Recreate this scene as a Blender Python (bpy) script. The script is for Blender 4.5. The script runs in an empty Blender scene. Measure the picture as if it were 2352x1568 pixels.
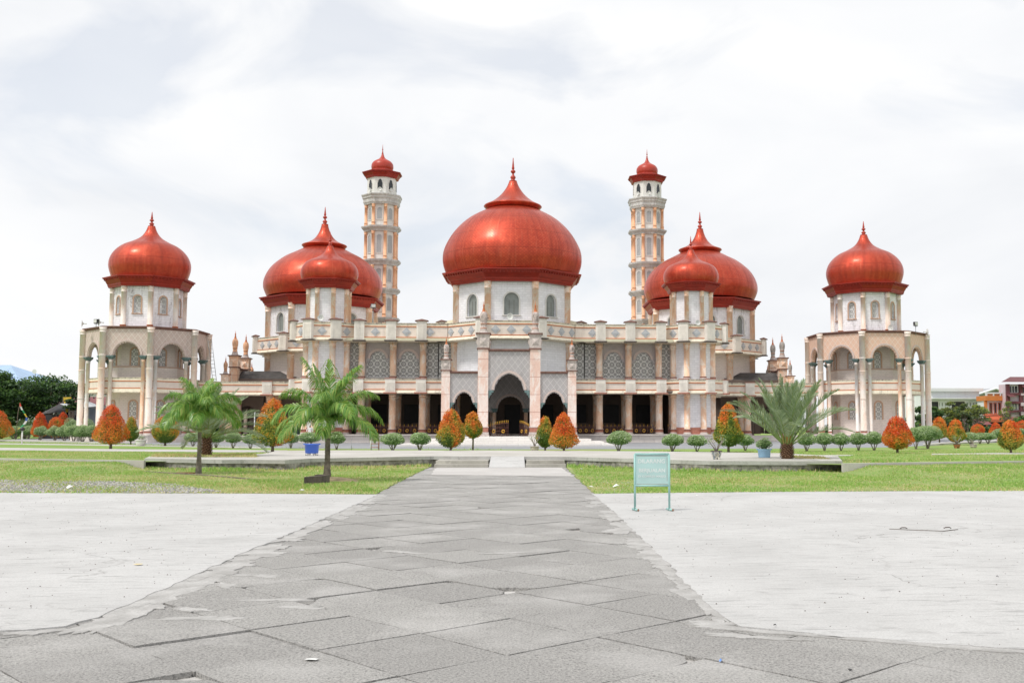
import bpy, math, random
import numpy as np
from mathutils import Vector
R = math.radians
scene = bpy.context.scene
col = scene.collection
# ---------------------------------------------------------------- camera
F = 2352.0; X0 = 1355.0; TY = .0638
TH = math.atan(TY); PI_ = math.atan(196 / F)
cam_d = bpy.data.cameras.new("camera"); cam = bpy.data.objects.new("camera", cam_d); col.objects.link(cam)
cam_d.sensor_width = 36; cam_d.lens = 36 * F / 2352; cam_d.clip_end = 5000; cam_d.clip_start = .1
cam_d.shift_x = -(X0 - 1176) / 2352
cam.location = (0, 0, 1.6); cam.rotation_euler = (R(90) + PI_, 0, -TH)
scene.camera = cam
# ---------------------------------------------------------------- light
SUN = Vector((-.44, -.33, .83)).normalized()
sl = bpy.data.lights.new("sun", 'SUN'); sl.energy = 2.1; sl.angle = R(10); sl.color = (1, .96, .9)
so = bpy.data.objects.new("sun", sl); col.objects.link(so); so.rotation_euler = SUN.to_track_quat('Z', 'Y').to_euler(); so.location = (-40, 30, 80)
W = bpy.data.worlds.new("World"); scene.world = W; W.use_nodes = True
wn = W.node_tree; wn.nodes.clear()
def N(nt, t, **k):
    n = nt.nodes.new(t)
    for a, b in k.items():
        if a.startswith('i_'):
            key = a[2:]; key = int(key) if key.isdigit() else key
            n.inputs[key].default_value = b
        else: setattr(n, a, b)
    return n
def ramp(nt, src, stops):
    r = nt.nodes.new('ShaderNodeValToRGB'); e = r.color_ramp.elements
    while len(e) < len(stops): e.new(.5)
    for i, (p, c) in enumerate(stops):
        e[i].position = p; e[i].color = (*c, 1) if not isinstance(c, (int, float)) else (c, c, c, 1)
    nt.links.new(src, r.inputs[0]); return r
sky = N(wn, 'ShaderNodeTexSky', sky_type='NISHITA', sun_disc=False, sun_elevation=math.asin(SUN.z), sun_rotation=math.atan2(SUN.x, SUN.y), air_density=1.0, dust_density=1.5)
tc = N(wn, 'ShaderNodeTexCoord'); mp = N(wn, 'ShaderNodeMapping'); mp.inputs['Scale'].default_value = (1, 1, 2.3); mp.inputs['Location'].default_value = (.35, .2, .6)
wn.links.new(tc.outputs['Generated'], mp.inputs[0])
n1 = N(wn, 'ShaderNodeTexNoise'); n1.inputs['Scale'].default_value = 3.1; n1.inputs['Detail'].default_value = 5; n1.inputs['Roughness'].default_value = .5; n1.inputs['Distortion'].default_value = .35
n2 = N(wn, 'ShaderNodeTexNoise'); n2.inputs['Scale'].default_value = 4.0; n2.inputs['Detail'].default_value = 6; n2.inputs['Distortion'].default_value = .5
wn.links.new(mp.outputs[0], n1.inputs['Vector'])
mp2 = N(wn, 'ShaderNodeMapping'); mp2.inputs['Scale'].default_value = (1, 1, 2.0); mp2.inputs['Location'].default_value = (3.1, 1.7, 2.6)
wn.links.new(tc.outputs['Generated'], mp2.inputs[0]); wn.links.new(mp2.outputs[0], n2.inputs['Vector'])
r1 = ramp(wn, n1.outputs[0], [(.33, (.765, .78, .805)), (.46, (.82, .83, .848)), (.58, (.865, .868, .872))])
r2 = ramp(wn, n2.outputs[0], [(.34, 1.0), (.47, 0.0)])
bg1 = N(wn, 'ShaderNodeBackground'); bg1.inputs[1].default_value = 1.0
bg2 = N(wn, 'ShaderNodeBackground'); bg2.inputs[1].default_value = .13
mx = N(wn, 'ShaderNodeMixShader'); wo = N(wn, 'ShaderNodeOutputWorld')
half = N(wn, 'ShaderNodeMath', operation='MULTIPLY'); half.inputs[1].default_value = .25
wn.links.new(r2.outputs[0], half.inputs[0]); wn.links.new(half.outputs[0], mx.inputs[0])
wn.links.new(r1.outputs[0], bg1.inputs[0]); wn.links.new(sky.outputs[0], bg2.inputs[0])
wn.links.new(bg1.outputs[0], mx.inputs[1]); wn.links.new(bg2.outputs[0], mx.inputs[2]); wn.links.new(mx.outputs[0], wo.inputs[0])
vs = scene.view_settings; vs.view_transform = 'Standard'; vs.look = 'None'; vs.gamma = 1; vs.exposure = 0.22
# ---------------------------------------------------------------- measuring helpers (pixel of the 2352 wide photograph -> point in the place)
def ray(px, py):
    a = (px - X0) / F; b = (784 - py) / F; c, s = math.cos(TH), math.sin(TH); cp, sp = math.cos(PI_), math.sin(PI_)
    return Vector((a*c + s*cp - b*s*sp, -a*s + c*cp - b*c*sp, sp + b*cp))
def gp(px, py, z=0.0):
    d = ray(px, py); k = (z - 1.6) / d.z; return Vector((d.x*k, d.y*k, z))
def at(px, py, Y):
    d = ray(px, py); k = Y / d.y; return Vector((d.x*k, Y, 1.6 + d.z*k))
# ---------------------------------------------------------------- object helpers
WO = {}
def tag(o, label=None, cat=None, group=None, kind=None):
    if label: o['label'] = label
    if cat: o['category'] = cat
    if group: o['group'] = group
    if kind: o['kind'] = kind
    return o
def thing(name, loc, label, cat, group=None):
    o = bpy.data.objects.new(name, None); o.location = loc; o.empty_display_size = .3; col.objects.link(o)
    WO[o.name] = Vector(loc); return tag(o, label, cat, group)
def place(name, mesh, parent=None, loc=(0, 0, 0), rz=0, scale=None):
    o = bpy.data.objects.new(name, mesh); col.objects.link(o); w = Vector(loc)
    if parent is not None:
        o.parent = parent; o.location = w - WO[parent.name]
    else: o.location = w
    if rz: o.rotation_euler = (0, 0, rz)
    if scale: o.scale = scale
    WO[o.name] = w; return o
class MB:
    def __init__(s): s.v = []; s.f = []; s.m = []; s.s = []; s.uv = {}
    def face(s, pts, m=0, sm=False, uv=None):
        i = len(s.v); s.v += [tuple(p) for p in pts]; s.f.append(tuple(range(i, i+len(pts)))); s.m.append(m); s.s.append(sm)
        if uv: s.uv[len(s.f)-1] = uv
    def box(s, x0, x1, y0, y1, z0, z1, m=0):
        s.hexa([(x0, y0), (x1, y0), (x1, y1), (x0, y1)], z0, z1, m)
    def hexa(s, q, z0, z1, m=0):
        s.prism(q, z0, z1, m)
    def prism(s, poly, z0, z1, m=0, ms=None, bottom=True):
        n = len(poly); ms = m if ms is None else ms
        s.face([(p[0], p[1], z1) for p in poly], m)
        if bottom: s.face([(p[0], p[1], z0) for p in reversed(poly)], m)
        for i in range(n):
            a, b = poly[i], poly[(i+1) % n]
            s.face([(a[0], a[1], z0), (b[0], b[1], z0), (b[0], b[1], z1), (a[0], a[1], z1)], ms)
    def lathe(s, prof, n=16, cx=0, cy=0, rot=0, m=0, sm=True, mats=None, capt=True, capb=False):
        b = len(s.v); k = len(prof)
        for (r, z) in prof:
            for j in range(n):
                a = rot + 2*math.pi*j/n; s.v.append((cx+r*math.cos(a), cy+r*math.sin(a), z))
        rm = max(r for r, z in prof); L = [0]
        for i in range(1, k): L.append(L[-1] + math.hypot(prof[i][0]-prof[i-1][0], prof[i][1]-prof[i-1][1]))
        for i in range(k-1):
            for j in range(n):
                j2 = (j+1) % n
                s.f.append((b+i*n+j, b+i*n+j2, b+(i+1)*n+j2, b+(i+1)*n+j)); s.m.append(mats[i] if mats else m); s.s.append(sm)
                u0 = 2*math.pi*rm*j/n; u1 = 2*math.pi*rm*(j+1)/n
                s.uv[len(s.f)-1] = [(u0, L[i]), (u1, L[i]), (u1, L[i+1]), (u0, L[i+1])]
        if capt and prof[-1][0] > 1e-4: s.f.append(tuple(b+(k-1)*n+j for j in range(n))); s.m.append(mats[-1] if mats else m); s.s.append(False)
        if capb and prof[0][0] > 1e-4: s.f.append(tuple(b+j for j in reversed(range(n)))); s.m.append(mats[0] if mats else m); s.s.append(False)
    def tube(s, pts, rad, n=6, m=0, sm=True):
        pts = [Vector(p) for p in pts]; b = len(s.v); k = len(pts)
        if not hasattr(rad, '__len__'): rad = [rad]*k
        for i, p in enumerate(pts):
            d = (pts[min(i+1, k-1)] - pts[max(i-1, 0)]).normalized()
            u = d.cross(Vector((0, 0, 1)) if abs(d.z) < .9 else Vector((1, 0, 0))).normalized(); w = d.cross(u)
            for j in range(n):
                a = 2*math.pi*j/n; q = p + (u*math.cos(a) + w*math.sin(a))*rad[i]; s.v.append(tuple(q))
        for i in range(k-1):
            for j in range(n):
                j2 = (j+1) % n; s.f.append((b+i*n+j, b+i*n+j2, b+(i+1)*n+j2, b+(i+1)*n+j)); s.m.append(m); s.s.append(sm)
        s.f.append(tuple(b+j for j in reversed(range(n)))); s.m.append(m); s.s.append(False)
        s.f.append(tuple(b+(k-1)*n+j for j in range(n))); s.m.append(m); s.s.append(False)
    def mesh(s, name, mats, origin=(0, 0, 0)):
        me = bpy.data.meshes.new(name); ox, oy, oz = origin
        me.from_pydata([(x-ox, y-oy, z-oz) for x, y, z in s.v], [], s.f)
        for m in (mats if isinstance(mats, (list, tuple)) else [mats]): me.materials.append(m)
        me.polygons.foreach_set('material_index', s.m); me.polygons.foreach_set('use_smooth', s.s)
        uvl = me.uv_layers.new(name='uv'); V = s.v; out = []
        for fi, f in enumerate(s.f):
            if fi in s.uv: out += [c for p in s.uv[fi] for c in p]; continue
            a, b, c = V[f[0]], V[f[1]], V[f[2]]
            nx = (b[1]-a[1])*(c[2]-a[2])-(b[2]-a[2])*(c[1]-a[1]); ny = (b[2]-a[2])*(c[0]-a[0])-(b[0]-a[0])*(c[2]-a[2]); nz = (b[0]-a[0])*(c[1]-a[1])-(b[1]-a[1])*(c[0]-a[0])
            h = math.hypot(nx, ny)
            if h < abs(nz) or h < 1e-12:
                for i in f: out += [V[i][0], V[i][1]]
            else:
                tx, ty = -ny/h, nx/h
                for i in f: out += [V[i][0]*tx+V[i][1]*ty, V[i][2]]
        uvl.data.foreach_set('uv', out); me.update(); return me
    def build(s, name, mats, parent=None, loc=None):
        if parent is not None: w = WO[parent.name]
        else: w = Vector(loc) if loc is not None else Vector((0, 0, 0))
        o = place(name, s.mesh(name, mats, w), parent, w); return o
class Fr:
    "a vertical frame: s along the wall, d outwards, z up"
    def __init__(f, x, y, phi): f.x, f.y = x, y; f.phi = R(phi); f.n = (math.cos(f.phi), math.sin(f.phi)); f.t = (-f.n[1], f.n[0])
    def p(f, s, d, z): return (f.x + f.t[0]*s + f.n[0]*d, f.y + f.t[1]*s + f.n[1]*d, z)
def fbox(mb, fr, s0, s1, d0, d1, z0, z1, m=0):
    q = [fr.p(s0, d1, 0)[:2], fr.p(s1, d1, 0)[:2], fr.p(s1, d0, 0)[:2], fr.p(s0, d0, 0)[:2]]
    mb.prism(q, z0, z1, m)
def round_arch(w, zs, n=14, c=0.0, point=0.0, tooth=0.0):
    out = []
    nn = n * (4 if tooth else 1)
    for i in range(nn+1):
        a = math.pi * (1 - i/nn); x = math.cos(a); z = math.sin(a)
        zz = zs + w*z*(1 + point*z**3)
        rr = 1 - (tooth/w) * (i % 4 in (1, 2, 3)) * (1 if i % 4 != 2 else 1.2) if tooth else 1
        out.append((c + w*x*rr, zs + (zz-zs)*rr))
    return out
def panel(mb, fr, s0, s1, z0, z1, d0, d1, prof=None, zb=None, m=0, ms=None):
    "wall from s0..s1, z0..z1, between depths d0 (back) and d1 (front) with one opening whose top follows prof, bottom zb"
    ms = m if ms is None else ms
    if prof:
        pp = [prof[0]]
        for s_, z_ in prof[1:]: pp.append((max(s_, pp[-1][0]), z_))
        prof = [(min(s_, prof[-1][0]), z_) for s_, z_ in pp]
    def quad(a, b, za0, zb0, za1, zb1):   # between s=a (z za0..za1) and s=b (zb0..zb1)
        for d, rev in ((d1, 0), (d0, 1)):
            p = [fr.p(a, d, za0), fr.p(b, d, zb0), fr.p(b, d, zb1), fr.p(a, d, za1)]
            if rev: p.reverse()
            mb.face(p, m)
    def soff(a, za, b, zb_):
        mb.face([fr.p(a, d1, za), fr.p(a, d0, za), fr.p(b, d0, zb_), fr.p(b, d1, zb_)], ms)
    mb.face([fr.p(s0, d1, z1), fr.p(s1, d1, z1), fr.p(s1, d0, z1), fr.p(s0, d0, z1)], m)
    for (q0, q1) in ([(s0, s1)] if not prof or (zb is not None and zb > z0+1e-4) else [(s0, prof[0][0]), (prof[-1][0], s1)]):
        if q1 > q0 + 1e-5: mb.face([fr.p(q0, d0, z0), fr.p(q1, d0, z0), fr.p(q1, d1, z0), fr.p(q0, d1, z0)], m)
    mb.face([fr.p(s0, d0, z0), fr.p(s0, d1, z0), fr.p(s0, d1, z1), fr.p(s0, d0, z1)], m)
    mb.face([fr.p(s1, d1, z0), fr.p(s1, d0, z0), fr.p(s1, d0, z1), fr.p(s1, d1, z1)], m)
    if not prof: quad(s0, s1, z0, z0, z1, z1); return
    zb = z0 if zb is None else zb
    a, b = prof[0][0], prof[-1][0]
    if a > s0 + 1e-5: quad(s0, a, z0, z0, z1, z1)
    if b < s1 - 1e-5: quad(b, s1, z0, z0, z1, z1)
    soff(a, zb, a, prof[0][1]); soff(b, prof[-1][1], b, zb)
    for (p, q) in zip(prof[:-1], prof[1:]):
        if abs(q[0]-p[0]) > 1e-6:
            quad(p[0], q[0], p[1], q[1], z1, z1)
            if zb > z0 + 1e-4: quad(p[0], q[0], z0, z0, zb, zb)
        soff(p[0], p[1], q[0], q[1])
    if zb > z0 + 1e-4: soff(b, zb, a, zb)
def band(mb, fr, prof, bw, d0, d1, m=0, c=0.0, zc=None, legs=None):
    "moulding that follows an arch, bw wide"
    zc = min(z for s, z in prof) if zc is None else zc
    pr = list(prof)
    if legs is not None: pr = [(pr[0][0], legs)] + pr + [(pr[-1][0], legs)]
    out = []
    for (s, z) in pr:
        if z <= zc + 1e-6: out.append((s + (bw if s > c else -bw), z))
        else:
            L = math.hypot(s-c, z-zc); out.append((s+(s-c)/L*bw, z+(z-zc)/L*bw))
    for i in range(len(pr)-1):
        a, b, A, B = pr[i], pr[i+1], out[i], out[i+1]
        mb.face([fr.p(a[0], d1, a[1]), fr.p(b[0], d1, b[1]), fr.p(B[0], d1, B[1]), fr.p(A[0], d1, A[1])], m)
        mb.face([fr.p(a[0], d0, a[1]), fr.p(b[0], d0, b[1]), fr.p(b[0], d1, b[1]), fr.p(a[0], d1, a[1])], m)
        mb.face([fr.p(A[0], d1, A[1]), fr.p(B[0], d1, B[1]), fr.p(B[0], d0, B[1]), fr.p(A[0], d0, A[1])], m)
def sheet(mb, fr, prof, zb, d, m=0):
    "thin filled panel under an arch outline"
    for (p, q) in zip(prof[:-1], prof[1:]):
        if abs(q[0]-p[0]) > 1e-6: mb.face([fr.p(p[0], d, zb), fr.p(q[0], d, zb), fr.p(q[0], d, q[1]), fr.p(p[0], d, p[1])], m)
C8 = math.cos(R(22.5)); T8 = math.tan(R(22.5))
def oct_prof(prof): return [(r/C8, z) for r, z in prof]
def octv(cx, cy, a, k):
    t = R(-90 + 22.5 + 45*k); return (cx + a/C8*math.cos(t), cy + a/C8*math.sin(t))
# ---------------------------------------------------------------- materials
def newmat(name):
    m = bpy.data.materials.new(name); m.use_nodes = True; nt = m.node_tree; b = nt.nodes['Principled BSDF']; return m, nt, b
def mixc(nt, fac, a, b, mode='MIX'):
    n = nt.nodes.new('ShaderNodeMix'); n.data_type = 'RGBA'; n.blend_type = mode
    for sock, val in ((n.inputs[0], fac), (n.inputs[6], a), (n.inputs[7], b)):
        if isinstance(val, (int, float)): sock.default_value = val
        elif isinstance(val, (tuple, list)): sock.default_value = (*val[:3], 1)
        else: nt.links.new(val, sock)
    return n.outputs[2]
def noise(nt, vec, scale, detail=4, rough=.55, dist=0):
    n = nt.nodes.new('ShaderNodeTexNoise'); n.inputs['Scale'].default_value = scale; n.inputs['Detail'].default_value = detail; n.inputs['Roughness'].default_value = rough; n.inputs['Distortion'].default_value = dist
    if vec is not None: nt.links.new(vec, n.inputs['Vector'])
    return n.outputs[0]
def mapping(nt, vec, scale=(1, 1, 1), loc=(0, 0, 0), rot=(0, 0, 0)):
    n = nt.nodes.new('ShaderNodeMapping'); n.inputs['Scale'].default_value = scale; n.inputs['Location'].default_value = loc; n.inputs['Rotation'].default_value = rot
    nt.links.new(vec, n.inputs[0]); return n.outputs[0]
def geo(nt): return nt.nodes.new('ShaderNodeNewGeometry').outputs['Position']
def uvn(nt): return nt.nodes.new('ShaderNodeTexCoord').outputs['UV']
def M(nt, op, a, b=None, c=None):
    n = nt.nodes.new('ShaderNodeMath'); n.operation = op
    for i, v in enumerate((a, b, c)):
        if v is None: continue
        if isinstance(v, (int, float)): n.inputs[i].default_value = v
        else: nt.links.new(v, n.inputs[i])
    return n.outputs[0]
def bump(nt, b, h, dist=.02, strength=.6):
    n = nt.nodes.new('ShaderNodeBump'); n.inputs['Distance'].default_value = dist; n.inputs['Strength'].default_value = strength
    nt.links.new(h, n.inputs['Height']); nt.links.new(n.outputs[0], b.inputs['Normal'])
def stains(nt, c, amt=.5, dark=(.15, .125, .12), thr=(.52, .72)):
    "rain streaks and mildew running down the walls"
    P = geo(nt); s = noise(nt, mapping(nt, P, (2.2, 2.2, .35)), 1.0, 6, .7); f = ramp(nt, s, [(thr[0], 0.0), (thr[1], 1.0)]).outputs[0]
    s2 = noise(nt, P, 6, 5, .7); f2 = ramp(nt, s2, [(.4, 0.15), (.65, 1.0)]).outputs[0]
    return mixc(nt, M(nt, 'MULTIPLY', M(nt, 'MULTIPLY', f, f2), amt), c, dark)
def plain(name, c, rough=.75, var=.12, scale=3, st=0, metal=0, bmp=0, thr=(.52, .72)):
    m, nt, b = newmat(name); P = geo(nt)
    f = ramp(nt, noise(nt, P, scale, 5, .6), [(.3, 0.0), (.7, 1.0)]).outputs[0]
    cc = mixc(nt, f, tuple(x*(1-var) for x in c), tuple(min(1, x*(1+var)) for x in c))
    if st: cc = stains(nt, cc, st, thr=thr)
    nt.links.new(cc, b.inputs['Base Color']); b.inputs['Roughness'].default_value = rough; b.inputs['Metallic'].default_value = metal
    if bmp: bump(nt, b, noise(nt, P, scale*8, 4), bmp)
    return m
def marble(name, c1, c2, c3, scale=1.6, st=.35):
    m, nt, b = newmat(name); P = geo(nt)
    f = noise(nt, mapping(nt, P, (1, 1, .5)), scale, 6, .65, 1.2)
    cc = ramp(nt, f, [(.3, c1), (.48, c2), (.56, c3), (.7, c2)]).outputs[0]
    f2 = ramp(nt, noise(nt, mapping(nt, P, (1, 1, .6)), scale*3.5, 5, .6, 2.2), [(.47, 0.0), (.5, 1.0), (.53, 0.0)]).outputs[0]
    cc = mixc(nt, M(nt, 'MULTIPLY', f2, .45), cc, tuple(x*1.15 for x in c3))
    if st: cc = stains(nt, cc, st)
    nt.links.new(cc, b.inputs['Base Color']); b.inputs['Roughness'].default_value = .55
    return m
def tiled(name, c, size=(.42, .2), st=.3, var=.06, gap=.82, thr=(.52, .72)):
    m, nt, b = newmat(name); uv = uvn(nt)
    br = N(nt, 'ShaderNodeTexBrick'); nt.links.new(uv, br.inputs['Vector']); br.inputs['Scale'].default_value = 1
    br.inputs['Brick Width'].default_value = size[0]; br.inputs['Row Height'].default_value = size[1]; br.inputs['Mortar Size'].default_value = .012; br.inputs['Mortar Smooth'].default_value = .3
    br.inputs['Color1'].default_value = (*[x*(1-var) for x in c], 1); br.inputs['Color2'].default_value = (*[min(1, x*(1+var)) for x in c], 1); br.inputs['Mortar'].default_value = (*[x*gap for x in c], 1)
    cc = br.outputs[0]
    if st: cc = stains(nt, cc, st, thr=thr)
    nt.links.new(cc, b.inputs['Base Color']); b.inputs['Roughness'].default_value = .7
    h = M(nt, 'ADD', M(nt, 'MULTIPLY', br.outputs['Fac'], -1), noise(nt, geo(nt), 14, 4)); bump(nt, b, h, .015); return m
def lattice(name, c, cl, size=.46, st=.4, thr=(.5, .7)):
    "render laid in a net of raised diamonds"
    m, nt, b = newmat(name); uv = uvn(nt); s = nt.nodes.new('ShaderNodeSeparateXYZ'); nt.links.new(uv, s.inputs[0])
    u = M(nt, 'MULTIPLY', s.outputs[0], 1/size); v = M(nt, 'MULTIPLY', s.outputs[1], .78/size)
    def ln(w):
        fr = M(nt, 'FRACT', w); return M(nt, 'MINIMUM', fr, M(nt, 'SUBTRACT', 1, fr))
    d = M(nt, 'MINIMUM', ln(M(nt, 'ADD', u, v)), ln(M(nt, 'SUBTRACT', u, v)))
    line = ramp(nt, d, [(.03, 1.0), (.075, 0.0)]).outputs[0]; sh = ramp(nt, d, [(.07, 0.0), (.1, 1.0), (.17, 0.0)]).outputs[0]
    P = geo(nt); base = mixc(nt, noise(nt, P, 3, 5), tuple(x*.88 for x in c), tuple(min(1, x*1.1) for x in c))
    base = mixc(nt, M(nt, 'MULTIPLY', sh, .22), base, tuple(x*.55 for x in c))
    cc = mixc(nt, line, base, cl)
    if st: cc = stains(nt, cc, st, thr=thr)
    nt.links.new(cc, b.inputs['Base Color']); b.inputs['Roughness'].default_value = .8
    bump(nt, b, M(nt, 'ADD', line, M(nt, 'MULTIPLY', noise(nt, P, 22, 3), .6)), .02); return m
def rosette(name, c, size=.55):
    "pierced screen: rings of petal shaped holes"
    m, nt, b = newmat(name); uv = uvn(nt); s = nt.nodes.new('ShaderNodeSeparateXYZ'); nt.links.new(uv, s.inputs[0])
    def cell(off):
        u = M(nt, 'SUBTRACT', M(nt, 'FRACT', M(nt, 'ADD', M(nt, 'MULTIPLY', s.outputs[0], 1/size), off)), .5)
        v = M(nt, 'SUBTRACT', M(nt, 'FRACT', M(nt, 'ADD', M(nt, 'MULTIPLY', s.outputs[1], 1/size), off)), .5)
        r = M(nt, 'SQRT', M(nt, 'ADD', M(nt, 'MULTIPLY', u, u), M(nt, 'MULTIPLY', v, v))); a = M(nt, 'ARCTAN2', v, u); return r, a
    r, a = cell(0.0)
    pet = M(nt, 'MULTIPLY', M(nt, 'GREATER_THAN', M(nt, 'COSINE', M(nt, 'MULTIPLY', a, 12)), -.05), M(nt, 'MULTIPLY', M(nt, 'GREATER_THAN', r, .15), M(nt, 'LESS_THAN', r, .40)))
    core = M(nt, 'LESS_THAN', r, .06)
    r2, a2 = cell(.5)
    cor = M(nt, 'MULTIPLY', M(nt, 'GREATER_THAN', M(nt, 'COSINE', M(nt, 'MULTIPLY', a2, 8)), 0), M(nt, 'MULTIPLY', M(nt, 'GREATER_THAN', r2, .11), M(nt, 'LESS_THAN', r2, .24)))
    c2 = M(nt, 'LESS_THAN', r2, .07)
    hole = M(nt, 'MAXIMUM', M(nt, 'MAXIMUM', pet, core), M(nt, 'MAXIMUM', cor, c2))
    b.inputs['Base Color'].default_value = (*c, 1); b.inputs['Roughness'].default_value = .7
    tr = N(nt, 'ShaderNodeBsdfTransparent'); mxs = N(nt, 'ShaderNodeMixShader'); out = nt.nodes['Material Output']
    nt.links.new(hole, mxs.inputs[0]); nt.links.new(b.outputs[0], mxs.inputs[1]); nt.links.new(tr.outputs[0], mxs.inputs[2]); nt.links.new(mxs.outputs[0], out.inputs[0])
    return m
def domemat(name, size=.3):
    m, nt, b = newmat(name); uv = uvn(nt); s = nt.nodes.new('ShaderNodeSeparateXYZ'); nt.links.new(uv, s.inputs[0])
    u = M(nt, 'MULTIPLY', s.outputs[0], 1/size); v = M(nt, 'MULTIPLY', s.outputs[1], 1.15/size)
    def ln(w):
        fr = M(nt, 'FRACT', w); return M(nt, 'MINIMUM', fr, M(nt, 'SUBTRACT', 1, fr))
    d = M(nt, 'MINIMUM', ln(M(nt, 'ADD', u, v)), ln(M(nt, 'SUBTRACT', u, v)))
    line = ramp(nt, d, [(.0, 1.0), (.13, 0.0)]).outputs[0]
    w = N(nt, 'ShaderNodeTexWhiteNoise', noise_dimensions='2D'); cb = nt.nodes.new('ShaderNodeCombineXYZ')
    nt.links.new(M(nt, 'FLOOR', M(nt, 'ADD', u, v)), cb.inputs[0]); nt.links.new(M(nt, 'FLOOR', M(nt, 'SUBTRACT', u, v)), cb.inputs[1]); nt.links.new(cb.outputs[0], w.inputs[0])
    P = geo(nt); big = noise(nt, P, .6, 4)
    cc = mixc(nt, w.outputs[0], (.44, .044, .022), (.56, .074, .034)); cc = mixc(nt, M(nt, 'MULTIPLY', line, .6), cc, (.2, .02, .008))
    cc = mixc(nt, ramp(nt, big, [(.3, 0.0), (.7, .5)]).outputs[0], cc, (.62, .10, .045))
    seam = M(nt, 'LESS_THAN', ln(M(nt, 'MULTIPLY', s.outputs[1], .6)), .012); cc = mixc(nt, M(nt, 'MULTIPLY', seam, .55), cc, (.16, .02, .01))
    seam2 = M(nt, 'LESS_THAN', ln(M(nt, 'MULTIPLY', s.outputs[0], .42)), .006); cc = mixc(nt, M(nt, 'MULTIPLY', seam2, .35), cc, (.7, .2, .1))
    st1 = noise(nt, mapping(nt, uv, (1.1, .16, 1)), 1.6, 6, .7); cc = mixc(nt, M(nt, 'MULTIPLY', ramp(nt, st1, [(.46, 0.0), (.66, 1.0)]).outputs[0], .5), cc, (.24, .03, .018))
    st2 = noise(nt, mapping(nt, uv, (1.7, .22, 1), (5, 2, 0)), 1.9, 6, .7); cc = mixc(nt, M(nt, 'MULTIPLY', ramp(nt, st2, [(.55, 0.0), (.72, 1.0)]).outputs[0], .35), cc, (.66, .22, .13))
    rr_ = ramp(nt, st1, [(.35, .30), (.7, .52)]).outputs[0]; nt.links.new(rr_, b.inputs['Roughness'])
    nt.links.new(cc, b.inputs['Base Color']); b.inputs['Metallic'].default_value = .62; b.inputs['Coat Weight'].default_value = .16; b.inputs['Coat Roughness'].default_value = .22
    b.inputs['Specular IOR Level'].default_value = .4
    bump(nt, b, M(nt, 'ADD', M(nt, 'MULTIPLY', line, -1), M(nt, 'MULTIPLY', w.outputs[0], .5)), .03, .3); return m
mt = {}
mt['dome'] = domemat('dome_scales'); mt['dome_small'] = domemat('dome_scales_small', .2)
mt['eave'] = plain('red_eave_metal', (.30, .022, .01), .45, .2, 2, metal=.3)
mt['red'] = plain('red_paint', (.42, .04, .02), .4, .1, 3)
mt['white'] = tiled('white_tile_wall', (.88, .87, .91), st=.32)
mt['white_dirty'] = tiled('white_tile_wall_stained', (.90, .89, .93), st=.85, thr=(.5, .66))
mt['pinkwall'] = tiled('pale_pink_tile_wall', (.80, .72, .68), (.3, .15), st=.15, var=.05)
mt['paint_white'] = plain('white_paint', (.8, .79, .77), .7, .06, 4, st=.25)
mt['minwall'] = plain('minaret_plaster', (.74, .73, .70), .8, .06, 4, st=.45)
mt['cream'] = plain('cream_paint', (.86, .78, .63), .7, .08, 3, st=.7, thr=(.54, .66))
mt['beige'] = plain('beige_panel', (.80, .70, .62), .75, .08, 3, st=.4)
mt['pillar'] = plain('pillar_plaster', (.82, .77, .70), .75, .08, 3, st=.55)
mt['mildew'] = plain('mildewed_cream_edge', (.78, .71, .56), .8, .06, 3, st=1.0, thr=(.36, .5)); mt['mincornice'] = plain('grey_weathered_cornice', (.56, .55, .53), .85, .25, 6, st=.7, thr=(.4, .6))
mt['orange'] = plain('orange_trim', (.55, .17, .06), .6, .1, 6)
mt['coping'] = plain('weathered_coping', (.36, .32, .25), .85, .4, 6, st=.6)
mt['capbrown'] = plain('brown_cap', (.20, .105, .085), .8, .35, 5)
mt['darkbase'] = plain('dark_mildew_stone', (.12, .10, .085), .9, .5, 6)
mt['column'] = marble('orange_marble', (.86, .49, .30), (.90, .60, .42), (.93, .80, .70), 1.3)
mt['columnpale'] = marble('pale_marble', (.78, .52, .39), (.80, .66, .57), (.78, .72, .67), .9, st=.6)
mt['columnwhite'] = marble('white_marble', (.76, .74, .73), (.80, .80, .80), (.76, .66, .58), .8, st=.45)
mt['pier'] = marble('pink_marble', (.74, .47, .38), (.80, .58, .50), (.86, .75, .70), 1.2)
mt['basepink'] = plain('pink_base', (.42, .17, .12), .7, .2, 6)
mt['basewhite'] = plain('worn_base', (.55, .48, .45), .8, .25, 6, st=.5)
mt['minorange'] = plain('minaret_orange', (.84, .47, .28), .65, .1, 4)
mt['pin_grey'] = plain('mildewed_pinnacle_stone', (.62, .52, .48), .85, .25, 5, st=1.0, thr=(.38, .55)); mt['pin_orange'] = plain('orange_pinnacle_paint', (.80, .46, .28), .8, .2, 5, st=.8, thr=(.45, .6)); mt['pin_dark'] = plain('dark_grey_pinnacle_stone', (.46, .43, .40), .85, .25, 5, st=1.0, thr=(.4, .58))
mt['green'] = plain('green_capital', (.12, .19, .19), .6, .2, 6)
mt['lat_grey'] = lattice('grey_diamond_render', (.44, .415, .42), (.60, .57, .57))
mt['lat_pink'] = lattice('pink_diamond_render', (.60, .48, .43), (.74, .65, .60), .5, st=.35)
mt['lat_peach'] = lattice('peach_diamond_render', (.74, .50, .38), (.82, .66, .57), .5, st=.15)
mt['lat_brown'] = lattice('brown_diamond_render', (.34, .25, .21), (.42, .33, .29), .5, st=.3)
mt['lat_upper'] = lattice('grey_fine_diamond_render', (.54, .48, .47), (.58, .52, .51), .3, st=.2)
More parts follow.
